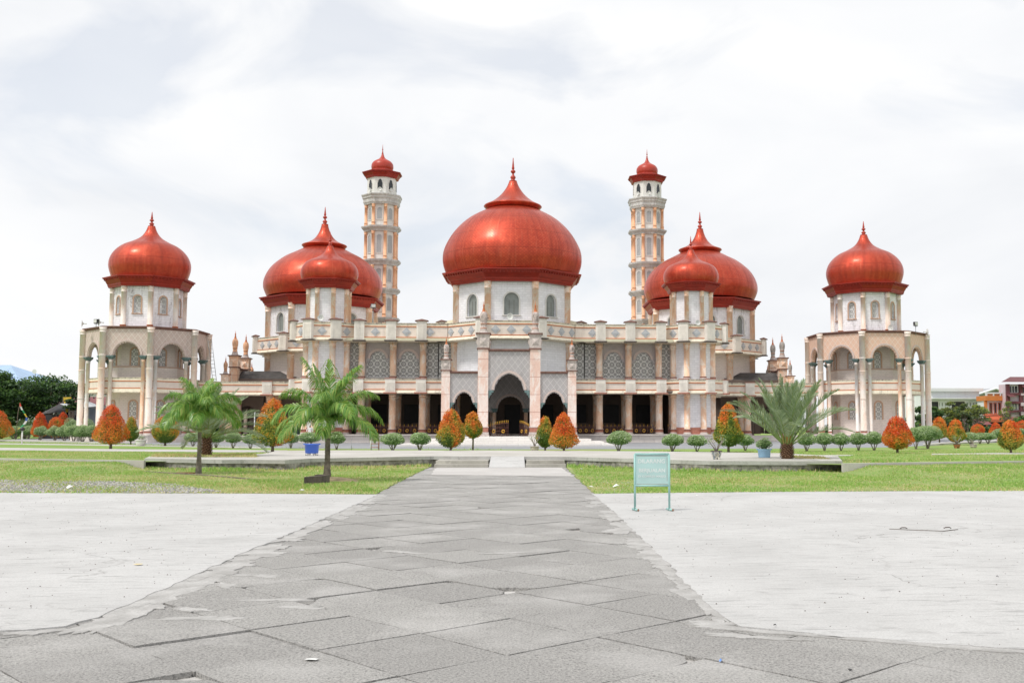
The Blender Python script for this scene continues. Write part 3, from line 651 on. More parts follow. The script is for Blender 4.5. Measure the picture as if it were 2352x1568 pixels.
# ---------------- entrance porches
def pinnacle(parent, x, y, z, k=1.0, mats=('basewhite', 'orange', 'columnpale')):
    pr = [(.40, 0, 0), (.36, .05, 0), (.33, .1, 0), (.25, .36, 0), (.26, .38, 1), (.26, .41, 1), (.22, .42, 2), (.235, .72, 2), (.26, .74, 1), (.26, .77, 1), (.23, .8, 2), (.285, 1.0, 2), (.31, 1.25, 2), (.29, 1.5, 2), (.2, 1.7, 2), (.15, 1.72, 1), (.13, 1.76, 1), (.045, 2.13, 1), (.075, 2.17, 1), (.08, 2.22, 1), (.04, 2.28, 1), (.03, 2.34, 1), (.006, 2.6, 1)]
    mb = MB(); mb.lathe([(r*k, z+h*k) for r, h, _ in pr], 14, x, y, mats=[q[2] for q in pr[1:]])
    return mb.build('pinnacle', [mt[i] for i in mats], parent)
def porch(x, y, phi, front=True, piermat='pier', block='basewhite'):
    fr = Fr(x, y, phi); c = fr.p(0, -.4, 0)
    pw = MB()
    def lobe(w, bw, zs, za, zbk, tooth, n=9):
        out = [(-bw, zbk), (-bw+.02, zbk+.12*(zs-zbk)), (-bw*.62-w*.38, zs-.25*(zs-zbk)), (-w-.04, zs)]
        k = n*4
        for i in range(k+1):
            t = i/k*2-1; a = abs(t); zz = (1-a**2.0)**.5 if a < 1 else 0
            zz = .86*zz + .14*(1-a); tt = tooth if i % 4 in (2, 3) else 0
            out.append((t*(w-tt*.7), zs+(za-zs)*zz-tt*.8))
        out += [(w+.04, zs), (bw*.62+w*.38, zs-.25*(zs-zbk)), (bw-.02, zbk+.12*(zs-zbk)), (bw, zbk)]
        return out
    pr = lobe(1.04, 1.47, 4.2, 5.4, 3.68, .05)
    panel(pw, fr, -1.48, 1.48, 3.66, 6.96, -.55, -.12, pr, None, 0)
    for q in (-1, 1):
        pr2 = [(s+q*3.2, z) for s, z in lobe(.63, .95, 3.3, 4.07, 2.92, .045, 8)]
        panel(pw, fr, q*3.2-.97, q*3.2+.97, 2.9, 5.38, -.5, -.14, pr2, None, 0)
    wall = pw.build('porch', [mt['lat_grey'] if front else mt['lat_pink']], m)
    mb = MB(); mbs = [mb, MB(), MB()]; ha = [(s, z) for s, z in [(1.07*math.sin(t), 4.22+1.22*(.86*math.cos(t)+.14*(1-abs(math.sin(t))))) for t in [R(-90+180*i/24) for i in range(25)]]]
    band(mb, fr, ha, .17, -.13, -.06, 0, zc=4.2)
    for q in (-1, 1):
        hb_ = [(q*3.2+.66*math.sin(t), 3.32+.79*(.86*math.cos(t)+.14*(1-abs(math.sin(t))))) for t in [R(-90+180*i/20) for i in range(21)]]
        band(mbs[1 if q < 0 else 2], fr, hb_, .12, -.15, -.09, 0, c=q*3.2, zc=3.3)
    for q in (-1, 1):
        for (a, b, z0, z1) in ((1.1, 1.47, 4.02, 4.18), (1.25, 1.47, 3.85, 4.02), (1.38, 1.47, 3.66, 3.85)): fbox(mb, fr, min(q*a, q*b), max(q*a, q*b), -.13, -.05, z0, z1, 1)
        for o_ in (-1, 1):
            for (a, b, z0, z1) in ((.68, .96, 3.18, 3.3), (.8, .96, 3.02, 3.18), (.88, .96, 2.9, 3.02)):
                x0, x1 = q*3.2+o_*a, q*3.2+o_*b; fbox(mbs[1 if q < 0 else 2], fr, min(x0, x1), max(x0, x1), -.15, -.08, z0, z1, 1)
    for mm in mbs: mm.build('arch_moulding', [mt['scallop'], mt['green']], wall)
    cb = MB(); fbox(cb, fr, -1.5, 1.5, -.62, -.02, 6.962, 7.03, 0); fbox(cb, fr, -1.5, 1.5, -.7, .04, 7.03, 7.13, 0)
    for q in (-1, 1): fbox(cb, fr, min(q*2.22, q*4.2), max(q*2.22, q*4.2), -.56, -.04, 5.382, 5.44, 0); fbox(cb, fr, min(q*2.22, q*4.2), max(q*2.22, q*4.2), -.62, .02, 5.44, 5.54, 0)
    cb.build('cornice', [mt['capbrown']], wall)
    for s, w, zt, k in ((-1.85, .74, 7.1, 1.0), (1.85, .74, 7.1, 1.0), (-4.48, .6, 5.55, .72), (4.48, .6, 5.55, .72)):
        h = w/2; pb = MB(); fbox(pb, fr, s-h, s+h, -w, 0, ZP, zt, 0)
        for (e, z0, z1, mi) in ((.1, ZP, ZP+.12, 2), (.06, ZP+.12, ZP+.3, 2), (.02, ZP+.3, ZP+.62, 1), (.05, ZP+.62, ZP+.68, 2)): fbox(pb, fr, s-h-e, s+h+e, -w-e, e, z0, z1-.002, mi)
        for zj in np.arange(ZP+1.7, zt-.3, 1.25): fbox(pb, fr, s-h-.004, s+h+.004, -w-.004, .004, zj, zj+.025, 1)
        p = pb.build('pier', [mt[piermat], mt['basepink'], mt['basewhite']], wall)
        hb_ = (.45 if k == 1 else .33)*1.0; zb = zt; H = 1.23*k
        bb = MB(); fbox(bb, fr, s-h-.08, s+h+.08, -w-.08, .08, zb, zb+.1*k, 1); fbox(bb, fr, s-hb_*.92, s+hb_*.92, -h-hb_*.92, -h+hb_*.92, zb+.1*k, zb+.8*H, 0)
        fbox(bb, fr, s-hb_, s+hb_, -h-hb_, -h+hb_, zb+.8*H, zb+.88*H, 0); fbox(bb, fr, s-hb_-.08, s+hb_+.08, -h-hb_-.08, -h+hb_+.08, zb+.88*H, zb+.96*H, 1)
        # faceted stud on each face
        for ph in range(4):
            f2 = Fr(*fr.p(s, -h, 0)[:2], phi+90*ph); d0 = hb_*.92; a = hb_*.55; zc = zb+.45*H
            cs = [f2.p(-a, d0+.01, zc-a), f2.p(a, d0+.01, zc-a), f2.p(a, d0+.01, zc+a), f2.p(-a, d0+.01, zc+a)]; ap = f2.p(0, d0+.12*k, zc)
            for i in range(4): bb.face([cs[i], cs[(i+1) % 4], ap], 0)
        bb.build('pedestal', [mt[block], mt['capbrown']], wall)
        q = fr.p(s, -h, 0); pinnacle(wall, q[0], q[1], zb+.96*H, .9 if k == 1 else .62, ('basewhite', 'orange', 'pin_grey' if front else ('pin_orange' if phi == 180 else 'pin_dark')))
    D = 10.2 if front else 6.0
    rf = MB()
    for q in (-1, 1):
        a, b = (0, q*1.7); rf.face([fr.p(0, -.6, 6.9), fr.p(q*1.75, -.6, 6.1), fr.p(q*1.75, -D, 6.1), fr.p(0, -D, 6.9)], 0)
        rf.face([fr.p(q*1.75, -.6, 6.1), fr.p(q*1.75, -.6, 5.3), fr.p(q*1.75, -D, 5.3), fr.p(q*1.75, -D, 6.1)], 1)
        rf.face([fr.p(q*1.75, -.6, 5.3), fr.p(q*4.6, -.6, 4.9), fr.p(q*4.6, -D, 4.9), fr.p(q*1.75, -D, 5.3)], 0)
        for i in range(3 if front else 2):
            a0 = -.8-i*3.1; f2 = Fr(*fr.p(q*4.5, a0-1.5, 0)[:2], phi+90*q)
            panel(rf, f2, -1.5, 1.5, ZP, 4.9, -.2, 0, round_arch(.9, 2.6), ZP, 1)
            f3 = Fr(*fr.p(q*1.85, a0-1.5, 0)[:2], phi+90*q); panel(rf, f3, -1.5, 1.5, ZP, 5.3, -.2, 0, round_arch(1.0, 2.6), ZP, 1)
    rf.build('porch_roof', [mt['roofdark'], mt['interior']], wall)
    if front:
        iw = MB(); f2 = Fr(x, y+6, phi)
        panel(iw, f2, -1.7, 1.7, 2.75, 6.5, -.3, 0, round_arch(.98, 2.98, 12, tooth=.04), 2.75, 0)
        band(iw, f2, round_arch(.99, 2.99, 16), .14, -.01, .05, 1, zc=2.98)
        for q in (-1, 1):
            c2 = f2.p(q*1.2, -.1, 0); iw.lathe([(.15, ZP), (.14, 2.7)], 12, c2[0], c2[1], m=2)
            iw.lathe([(.16, 2.68), (.2, 2.78), (.36, 2.98), (.36, 3.0)], 4, c2[0], c2[1], R(45), m=3, sm=False)
        iw.build('inner_arch', [mt['lat_grey'], mt['scallop'], mt['column'], mt['green']], wall)
        fl = MB(); fl.box(x-4.9, x+4.9, y-.35, y+12, .28, ZP+.002, 0); fl.build('porch_floor', [mt['steps']], wall)
        def gate(s0, s1, d, ang, z0=ZP):
            g = Fr(*fr.p(s0, d, 0)[:2], phi+ang); L = abs(s1-s0); sg = 1 if s1 > s0 else -1; gb = MB()
            for i in range(12):
                s = sg*L*i/11; t = i/11; zt = z0+.68+.26*math.sin(t*math.pi/2); gb.tube([g.p(s, 0, z0+.03), g.p(s, 0, zt)], .022 if i in (0, 11) else .013, 4, 0)
                gb.tube([g.p(s, 0, zt), g.p(s, 0, zt+.2)], .016, 4, 1)
                if i < 11:
                    s2 = sg*L*(i+1)/11; z2 = z0+.68+.26*math.sin((i+1)/11*math.pi/2); gb.tube([g.p(s, 0, zt), g.p(s2, 0, z2)], .028, 4, 0)
            for zz in (.05, .36, .62): gb.tube([g.p(0, 0, z0+zz), g.p(sg*L, 0, z0+zz)], .02, 4, 0)
            for q in (.25, .75):
                c0 = sg*L*q; gb.tube([g.p(c0+.1*math.cos(2*math.pi*j/12), .03, z0+.36+.1*math.sin(2*math.pi*j/12)) for j in range(13)], .03, 5, 1)
                for e in (-1, 1): gb.tube([g.p(c0-L*.22, 0, z0+.36-e*.3), g.p(c0+L*.22, 0, z0+.36+e*.3)], .014, 4, 0)
            gb.build('gate', [mt['iron'], mt['gold']], wall)
        gate(-1.42, -.06, -.35, 0); gate(1.42, .2, -.35, -58)
    return wall
porch(AX, 73, -90)
porch(AX-26.4, 99.6, 180, False, 'column', 'column'); porch(AX+26.4, 99.6, 0, False, 'column', 'column')
sb = MB()
for i in range(4):
    z1 = .3+(ZP-.3)*(4-i)/4; e = .9*i
    sb.box(AX-4.9-e*.9, AX+4.9+e*.9, 72.6-.9*(i+1), 72.65+(2.0 if i else 0), .25, z1-.003*i, 0)
sb.build('steps', [mt['steps']], m)
# ================================================================ side towers
def tower(sg):
    X, Y = AX+sg*32.2+.2, 92.0; kA, kD, kE, kM = (.865, .84, .885, .92) if sg < 0 else (.905, .84, .91, .945)
    t = thing('domed_tower', (X, Y, .3), ('left' if sg < 0 else 'right') + ' free-standing octagonal tower with red onion dome over an open arcade of ' + ('grey-pink' if sg < 0 else 'peach') + ' render', 'tower')
    lat = 'lat_pink' if sg < 0 else 'lat_peach'
    pb = MB(); pb.lathe(oct_prof([(6.15*kA, .25), (6.15*kA, ZP-.08), (6.25*kA, ZP-.08), (6.25*kA, ZP)]), 8, X, Y, R(22.5), sm=False); pb.build('plinth', [mt['plinth']], t)
    core = oct_wall(t, 'core_wall', X, Y, 3.2*kA, ZP, 9.7, 'pinkwall', None)
    for (zb, zs) in ((2.25, 3.5), (6.8, 7.95)):
        for k in range(8):
            fr = Fr(X, Y, -90+45*k); prof = round_arch(.3, zs); w = MB(); band(w, fr, prof, .12, 3.2*kA-.01, 3.2*kA+.08, 0, zc=zs, legs=zb); wo_ = w.build('window', [mt['frameorange']], core)
            s = MB(); sheet(s, fr, prof, zb, 3.2*kA+.005, 1); sheet(s, fr, prof, zb, 3.2*kA+.025, 0); s.build('screen', [mt['screen_s'], mt['dark']], wo_)  # near-black sheet under the holes paints in the shade of the core
    lb = MB(); lb.lathe(oct_prof([(3.5*kA, 5.7), (3.5*kA, 6.65), (3.55*kA, 6.65), (3.55*kA, 6.72), (3.3*kA, 6.72)]), 8, X, Y, R(22.5), sm=False, mats=[0, 1, 1, 1]); lb.build('inner_parapet', [mt['pinkwall'], mt['frameorange']], t)
    mb = MB(); aA = 5.3*kA; hw = aA*T8
    for k in range(8):
        fr = Fr(X, Y, -90+45*k); panel(mb, fr, -hw, hw, 7.5, 9.86, aA-.28, aA, round_arch(1.1, 7.56, 14, tooth=.06), None, 0)
    ar = mb.build('arcade_wall', [mt[lat]], t)
    for k in range(8):
        mb = MB(); fr = Fr(X, Y, -90+45*k); band(mb, fr, round_arch(1.13, 7.58, 20), .14, aA-.01, aA+.06, 0, zc=7.56); mb.build('arch_moulding', [mt['scallop']], ar)
    big = ('columnpale', 'basepink', 'basewhite'); 
    for k in range(8):
        x, y = octv(X, Y, aA+.1, k); c = place('column', column_mesh(.26, 9.88-ZP, base=.35, cap=.42, mats=('columnpale',)), t, (x, y, ZP))
        for zz in (3.95, 6.35, 7.5): rb_ = MB(); rb_.lathe([(.265, zz), (.285, zz+.03), (.285, zz+.07), (.265, zz+.1)], 14, x, y); rb_.build('column_ring', [mt['columnpale']], c)
    for k in range(8):
        fr = Fr(X, Y, -90+45*k)
        for q in (-1, 1):
            p = fr.p(q*1.33, aA-.14, 0); mt_ = 'columnwhite' if (k+q+(1 if sg > 0 else 0)) % 3 == 0 else ('column' if (k+q) % 3 == 1 else 'columnpale')
            c = place('slender_column', column_mesh(.16, 7.2-ZP, base=.3, cap=.18, mats=(mt_,), n=12, flare=1.2), t, (p[0], p[1], ZP))
            g = MB(); g.lathe([(.17, 7.18), (.26, 7.3), (.3, 7.33), (.42, 7.44), (.42, 7.52)], 4, p[0], p[1], R(45)+fr.phi, sm=False, capb=True); g.build('capital', [mt['green']], c)
    B = dict(t=5.72, o1=5.42, o2=4.82, b=4.46)
    pr, ms = par_prof(B); mb = MB()
    mb.lathe(oct_prof([(5.0*kA+d*.6, z) for d, z in pr]), 8, X, Y, R(22.5), sm=False, mats=ms, capt=False)
    mb.build('gallery_band', PM(), t)
    fb = MB(); fb.lathe(oct_prof([(4.9*kA, 4.5), (4.9*kA, 4.72)]), 8, X, Y, R(22.5), sm=False, capb=True); fb.build('gallery_floor', [mt['cream']], t)
    rb_ = MB(); rb_.lathe(oct_prof([(5.2*kA, 9.6), (aA+.06, 9.86), (aA+.2, 9.9), (aA+.2, 9.98), (2.4, 10.02)]), 8, X, Y, R(22.5), sm=False, capb=True); rb_.build('roof_slab', [mt['capbrown']], t)
    drum = oct_wall(t, 'drum', X, Y, 3.15*kD, 9.95, 13.9, 'white_dirty', (.30, 11.3, 12.5), frame='frameorange', pane='screen_s', fw=.11, th=.22)
    columns(drum, [octv(X, Y, 3.22*kD, k) for k in range(8)], .22, 9.98, 13.7, base=.3, cap=.6, mats=('columnpale', 'orange', 'orange'))
    eave(t, X, Y, 3.45*kE, 3.97*kE, 13.62, 14.48, 3.2*kE)
    pf = [(3.36, 14.2), (3.58, 14.9), (3.67, 15.35), (3.64, 15.85), (3.44, 16.4), (3.02, 16.95), (2.44, 17.4), (1.7, 17.75), (.96, 18.2), (.54, 18.75), (.33, 19.3)]
    big_dome(t, X, Y, [(r*kM, 14.52+(z-14.2)*.937) for r, z in pf], None, 20.6, .27, 'dome_small')
    return t
tower(-1); tower(1)
# ================================================================ covered walkways
for sg in (-1, 1):
    x0, x1 = sorted((AX+sg*15.5, AX+sg*27.2))
    t = thing('covered_walkway', ((x0+x1)/2, 92.5, .3), ('left' if sg < 0 else 'right') + ' covered walkway with beige balcony band joining the mosque to its ' + ('left' if sg < 0 else 'right') + ' domed tower', 'walkway')
    fr = Fr((x0+x1)/2, 0, -90); h = (x1-x0)/2
    B = par_straight(t, fr, -h, h, -91.0, LV_LO, 'gallery_band'); pillars(B, [(AX+sg*21.3, 91.0, 0)], LV_LO, cap=False)
    mb = MB(); mb.box(x0, x1, 91.1, 95, 4.4, 4.6, 0); mb.build('roof', [mt['cream']], t)
    mb = MB(); mb.box(x0, x1, 90.9, 95.2, .25, ZP-.1, 0); mb.build('plinth', [mt['plinth']], t)
    columns(t, [(AX+sg*u, 92.0) for u in (18, 21.3, 24.8)], .3, ZP-.1, 4.4, base=.45, cap=.42)
    columns(t, [(AX+sg*u, 94.8) for u in (18, 21.3, 24.8)], .3, ZP-.1, 4.4, base=.45, cap=.42)
# ================================================================ minarets
def minaret(sg):
    X, Y = AX+sg*14.65, 112.0
    t = thing('minaret', (X, Y, .3), ('left' if sg < 0 else 'right') + ' white minaret with orange corner columns, rising ' + ('left of the central dome' if sg < 0 else 'right of the central dome'), 'minaret')
    rings = [(3.6, 4.2), (6.8, 7.4), (10.0, 10.6), (12.75, 13.3), (15.85, 16.45), (19.0, 19.6), (22.7, 23.25), (25.65, 26.75)]
    z = .3
    wb = MB(); wb.lathe(oct_prof([(1.5, .3), (1.5, 25.7)]), 8, X, Y, R(22.5), sm=False, capt=False); shaft = wb.build('shaft', [mt['minwall']], t)
    for i, (a, b) in enumerate(rings):
        mb = MB(); h = b-a
        if i < 7: pr = [(1.45, a-.02), (1.72, a), (1.76, a+.3*h), (2.05, a+.72*h), (2.08, b), (1.45, b+.02)]
        else: pr = [(1.45, a-.02), (1.8, a), (1.84, a+.12*h), (1.9, a+.2*h), (1.9, a+.5*h), (2.0, a+.62*h), (2.0, a+.75*h), (2.1, a+.9*h), (2.1, b), (1.45, b+.02)]
        mb.lathe(oct_prof(pr), 8, X, Y, R(22.5), sm=False); mb.build('cornice', [mt['mincornice']], t)
        z0 = z if i == 0 else rings[i-1][1]
        if i >= 3:
            me = column_mesh(.17, a-z0, base=.42, cap=.3, mats=('minorange', 'minorange', 'minorange'), n=10)
            for k in range(8): place('column', me, t, (*octv(X, Y, 1.58, k), z0))
            for k in (-2, -1, 0, 1, 2):
                fr = Fr(X, Y, -90+45*k); zs = a-.65; zb = z0+.75; prof = round_arch(.27, zs)
                w = MB(); band(w, fr, prof, .09, 1.49, 1.56, 0, zc=zs, legs=zb); fbox(w, fr, -.38, .38, 1.49, 1.57, zb-.08, zb-.004, 0); wo_ = w.build('window', [mt['frame']], shaft)
                s = MB(); sheet(s, fr, prof, zb, 1.505, 1); sheet(s, fr, prof, zb, 1.525, 0); s.build('screen', [mt['screen_m'], mt['pane']], wo_)
    mb = MB(); mb.lathe(oct_prof([(1.52, 26.75), (1.5, 28.75)]), 8, X, Y, R(22.5), sm=False, capt=False); room = mb.build('top_room', [mt['minwall']], t)
    for k in range(8):
        fr = Fr(X, Y, -90+45*k); w = MB(); pf = [(-.27, 27.95), (-.2, 28.08), (-.19, 28.2), (-.1, 28.33), (0, 28.4), (.1, 28.33), (.19, 28.2), (.2, 28.08), (.27, 27.95)]
        band(w, fr, pf, .05, 1.49, 1.56, 0, zc=27.95, legs=27.35); sheet(w, fr, pf, 27.35, 1.525, 1); w.build('window', [mt['frame'], mt['darkpane']], room)
    eave(t, X, Y, 1.68, 2.07, 28.65, 29.3, 1.2)
    mb = MB(); mb.lathe(oct_prof([(1.25, 29.25), (1.25, 29.45), (1.15, 29.5), (1.15, 29.7)]), 8, X, Y, R(22.5), sm=False); mb.build('dome_collar', [mt['red']], t)
    pf = [(1.08, 29.65), (1.17, 29.85), (1.2, 30.05), (1.16, 30.35), (.98, 30.62), (.7, 30.8), (.42, 30.95)]
    mb = MB(); mb.lathe(interp(pf), 32, X, Y); d = mb.build('dome', [mt['red']], t)
    mb = MB(); mb.lathe([(.44, 30.93), (.42, 30.96), (.25, 31.12), (.14, 31.4), (.09, 31.6)], 16, X, Y); mb.build('dome_cap', [mt['red']], d)
    finial(d, X, Y, 31.55, 32.6, .11)
    for k in (-1, 0, 1):
        fr = Fr(X, Y, -90+45*k); horn(fr.p(0, 1.62, 27.28), fr.phi, .2, ('left' if sg < 0 else 'right')+' minaret', ('front right' if k == 1 else 'front left' if k == -1 else 'front')+' window')
# ---------------- small things on the buildings
_h = {}
def horn(p, phi, r, where, spot, label=None):
    if 'h' not in _h:
        mb = MB(); mb.lathe([(.16, -1.0), (.16, -.7), (.10, -.62), (.12, -.4), (.3, -.1), (.55, .1), (.95, .22), (1.0, .24), (.95, .2), (.5, .02), (.2, -.1), (.16, .05), (.02, .08)], 20)
        me = mb.mesh('loudspeaker', [mt['hornwhite']]); me.transform(__import__('mathutils').Matrix.Rotation(R(90), 4, 'Y')); _h['h'] = me
    o = bpy.data.objects.new('loudspeaker', _h['h']); col.objects.link(o); o.location = p; o.rotation_euler = (0, 0, phi); o.scale = (r, r, r)
    return tag(o, label or f'white horn loudspeaker below the {spot} of the {where}', 'loudspeaker', 'horn loudspeakers on the mosque and its towers')
minaret(-1); minaret(1)
horn((AX-.1, 82.35, 10.45), R(-90), .27, '', '', 'white horn loudspeaker in front of the grey window under the central dome')
horn(at(737, 730, 84.2), R(-90), .26, '', '', 'white horn loudspeaker on the parapet below the small left dome')
horn(at(1603, 741, 84.2), R(-90), .22, '', '', 'white horn loudspeaker on the parapet below the small right dome')
q = at(190, 743, 88.5); horn(q, R(200), .3, '', '', 'white horn loudspeaker pointing left at the outer roof edge of the left tower')
q = at(229, 740, 87.4); horn(q, R(215), .32, '', '', 'white horn loudspeaker beside the floodlight on the left tower roof')
q = at(1870, 760+13, 0.0+88); 
q = at(2022+78, 757, 87.8); horn(at(2047, 753, 87.2), R(-150), .3, '', '', 'white horn loudspeaker nearest the drum on the right tower roof')
horn(at(2128, 762, 89.4), R(0), .3, '', '', 'white horn loudspeaker pointing right at the outer roof edge of the right tower')
def floodlight(p, label, h=.5, phi=-90):
    mb = MB(); mb.tube([(0, 0, -h), (0, 0, 0)], .03, 6, 1); mb.box(-.2, .2, -.1, .1, .0, .34, 0); mb.box(-.17, .17, -.125, -.1, .04, .3, 2); mb.tube([(-.22, 0, .15), (-.22, 0, -.05), (.22, 0, -.05), (.22, 0, .15)], .02, 4, 1)
    o = place('floodlight', mb.mesh('floodlight', [mt['black'], mt['steel'], mt['hornwhite']]), None, p, R(phi+90)); tag(o, label, 'floodlight')
q = at(221, 741, 87.3); floodlight((q.x, q.y, q.z-.05), 'grey floodlight between loudspeakers on the left tower roof edge', .35, -120)
q = at(2103, 748, 88.3); floodlight(q, 'black floodlight on a thin post on the right tower roof', .9, -60)
q = at(857, 707, 86.5); floodlight(q, 'black floodlight on a post behind the left wing parapet beside the left minaret', 1.3, -70)
# ladder
mb = MB(); a = at(481, 868, 91.4); b = at(479, 790, 91.4)
for d in (-.16, .16): mb.tube([(a.x+d+.45, a.y, 5.6), (b.x+d+.1, b.y, 9.2)], .025, 5)
for i in range(11):
    t_ = (i+.5)/11; x = (a.x+.45)*(1-t_)+(b.x+.1)*t_; mb.tube([(x-.16, a.y, 5.6+3.6*t_), (x+.16, a.y, 5.6+3.6*t_)], .018, 4)
o = mb.build('ladder', [mt['steel']], None, (a.x+.4, a.y, 5.6)); tag(o, 'thin metal ladder leaning on the right side of the left domed tower', 'ladder')
# ================================================================ GROUND
def grassmat(name, g1, g2, dry, dryamt=.5, scale=.5):
    m, nt, b = newmat(name); P = geo(nt)
    f = noise(nt, P, scale, 5, .6); f2 = ramp(nt, noise(nt, P, scale*.55, 4, .6, .5), [(.5-.18*dryamt, 0.0), (.68, 1.0)]).outputs[0]
    cc = mixc(nt, ramp(nt, f, [(.3, 0.0), (.7, 1.0)]).outputs[0], g1, g2)
    cc = mixc(nt, M(nt, 'MULTIPLY', f2, min(1, dryamt)), cc, dry)
    fine = noise(nt, P, 28, 4, .7); cc = mixc(nt, ramp(nt, fine, [(.3, .5), (.65, 0.0)]).outputs[0], cc, tuple(x*.45 for x in g1))
    nt.links.new(cc, b.inputs['Base Color']); b.inputs['Roughness'].default_value = .9; bump(nt, b, fine, .05); return m
G_LOW = grassmat('lower_lawn', (.18, .33, .06), (.27, .40, .10), (.50, .43, .21), .9, .55)
G_UP = grassmat('upper_lawn', (.20, .35, .06), (.29, .42, .10), (.46, .40, .18), .45, .25)
G_BASE = grassmat('far_ground', (.12, .18, .05), (.2, .22, .08), (.3, .26, .16), .5, .05)
def concrete(name, c, d, scale=1.0, patch=.5, streak=True, grain=60, lo=.35, hi=.65):
    m, nt, b = newmat(name); P = geo(nt)
    f = noise(nt, P, .35*scale, 6, .62, .3); cc = mixc(nt, ramp(nt, f, [(lo, 0.0), (hi, 1.0)]).outputs[0], d, c)
    if streak:
        s = noise(nt, mapping(nt, P, (.9, 5, 1), rot=(0, 0, R(4))), 1.3*scale, 7, .72, .4); cc = mixc(nt, M(nt, 'MULTIPLY', ramp(nt, s, [(.53, 0.0), (.72, 1.0)]).outputs[0], patch), cc, tuple(x*.55 for x in d))
    g = noise(nt, P, grain, 3, .8); cc = mixc(nt, M(nt, 'MULTIPLY', ramp(nt, g, [(.35, 1.0), (.6, 0.0)]).outputs[0], .35), cc, tuple(x*.5 for x in d))
    if name.startswith('plaza'):
        v = N(nt, 'ShaderNodeTexVoronoi', feature='DISTANCE_TO_EDGE'); v.inputs['Scale'].default_value = .17
        nz = nt.nodes.new('ShaderNodeTexNoise'); nz.inputs['Scale'].default_value = 1.3; nz.inputs['Detail'].default_value = 5; nt.links.new(P, nz.inputs['Vector']); ad = nt.nodes.new('ShaderNodeVectorMath'); ad.operation = 'ADD'; nt.links.new(P, ad.inputs[0]); nt.links.new(nz.outputs['Color'], ad.inputs[1]); nt.links.new(ad.outputs[0], v.inputs['Vector'])
        ck = M(nt, 'MULTIPLY', ramp(nt, v.outputs['Distance'], [(0.0, 1.0), (.0035, 0.0)]).outputs[0], ramp(nt, noise(nt, P, .5, 3), [(.48, 0.0), (.58, 1.0)]).outputs[0]); cc = mixc(nt, M(nt, 'MULTIPLY', ck, .55), cc, (.2, .19, .18))
        w = N(nt, 'ShaderNodeTexNoise'); w.inputs['Scale'].default_value = .9; w.inputs['Detail'].default_value = 8; w.inputs['Roughness'].default_value = .78; nt.links.new(P, w.inputs['Vector']); cc = mixc(nt, M(nt, 'MULTIPLY', ramp(nt, w.outputs[0], [(.54, 0.0), (.68, 1.0)]).outputs[0], .45), cc, (.36, .355, .345))
    nt.links.new(cc, b.inputs['Base Color']); b.inputs['Roughness'].default_value = .88; bump(nt, b, M(nt, 'ADD', g, f), .012); return m
PLAZA = concrete('plaza_concrete', (.60, .595, .585), (.50, .495, .485), 1.6, .9, lo=.3, hi=.62)
BED = concrete('joint_mortar', (.60, .59, .57), (.46, .44, .42), 3, .5, False, 40)
PLAT = concrete('platform_concrete', (.62, .60, .56), (.48, .46, .42), 1.2, .5)
PATHW = concrete('footpath_concrete', (.60, .58, .56), (.50, .48, .46), 1, .3)
ASPH = concrete('drive_asphalt', (.36, .37, .39), (.30, .31, .33), .5, .25)
def slabmat():
    m, nt, b = newmat('paving_slab_stone'); P = geo(nt)
    g = noise(nt, P, 48, 3, .75); big = noise(nt, P, .8, 5, .6)
    oi = nt.nodes.new('ShaderNodeAttribute'); oi.attribute_name = 'tone'
    cc = mixc(nt, oi.outputs['Fac'], (.35, .34, .325), (.43, .42, .40))
    cc = mixc(nt, M(nt, 'MULTIPLY', ramp(nt, g, [(.40, 1.0), (.54, 0.0)]).outputs[0], .8), cc, (.17, .165, .16))
    g2 = noise(nt, P, 75, 2, .6); cc = mixc(nt, M(nt, 'MULTIPLY', ramp(nt, g2, [(.58, 0.0), (.7, 1.0)]).outputs[0], .6), cc, (.66, .63, .60))
    cc = mixc(nt, M(nt, 'MULTIPLY', ramp(nt, big, [(.5, 0.0), (.7, 1.0)]).outputs[0], .42), cc, (.60, .585, .57))
    nt.links.new(cc, b.inputs['Base Color']); b.inputs['Roughness'].default_value = .92; bump(nt, b, g, .02, .9); return m
SLAB = slabmat()
def structure(o, label=None): o['kind'] = 'structure'; return o
rnd = random.Random(5)
def rough(poly, step=.35, amp=.03):
    out = []
    for a, b in zip(poly, poly[1:]+poly[:1]):
        L = math.hypot(b[0]-a[0], b[1]-a[1]); n = max(1, min(60, int(L/step)))
        for i in range(n):
            t = i/n; out.append((a[0]+(b[0]-a[0])*t + (rnd.uniform(-amp, amp) if i else 0), a[1]+(b[1]-a[1])*t + (rnd.uniform(-amp, amp) if i else 0)))
    return out
def gpp(lst, z=0.0): return [tuple(gp(x, y, z)[:2]) for x, y in lst]
mb = MB(); mb.face([(-2500, -60, -.12), (2500, -60, -.12), (2500, 4000, -.12), (-2500, 4000, -.12)]); structure(mb.build('ground', [G_BASE]))
# plaza concrete, laid over the old slab paving
Lp = gpp([(0, 1131.5), (450, 1133), (868, 1136), (770, 1180), (690, 1216), (560, 1270), (430, 1330), (330, 1375), (270, 1398), (225, 1420), (150, 1440), (60, 1448), (0, 1450)])
Lp = [(-60, Lp[0][1])] + Lp + [(-8, Lp[-1][1]-.25), (-60, Lp[-1][1]-3)]
Rp = gpp([(1361, 1134), (1420, 1185), (1480, 1243), (1530, 1290), (1570, 1335), (1620, 1385), (1662, 1418), (1700, 1440), (1880, 1458), (2100, 1477), (2352, 1493)])
Rp = gpp([(2352, 1127), (1800, 1129.5)])[::1] + Rp
Rp = [(60, Rp[0][1]+.3)] + Rp + [(9, Rp[-1][1]-.8), (60, Rp[-1][1]-5)]
for P_ in (Lp, Rp):
    mb = MB(); mb.prism(rough(P_, .16, .03), -.1, .012, 0, bottom=False); structure(mb.build('plaza', [PLAZA]))
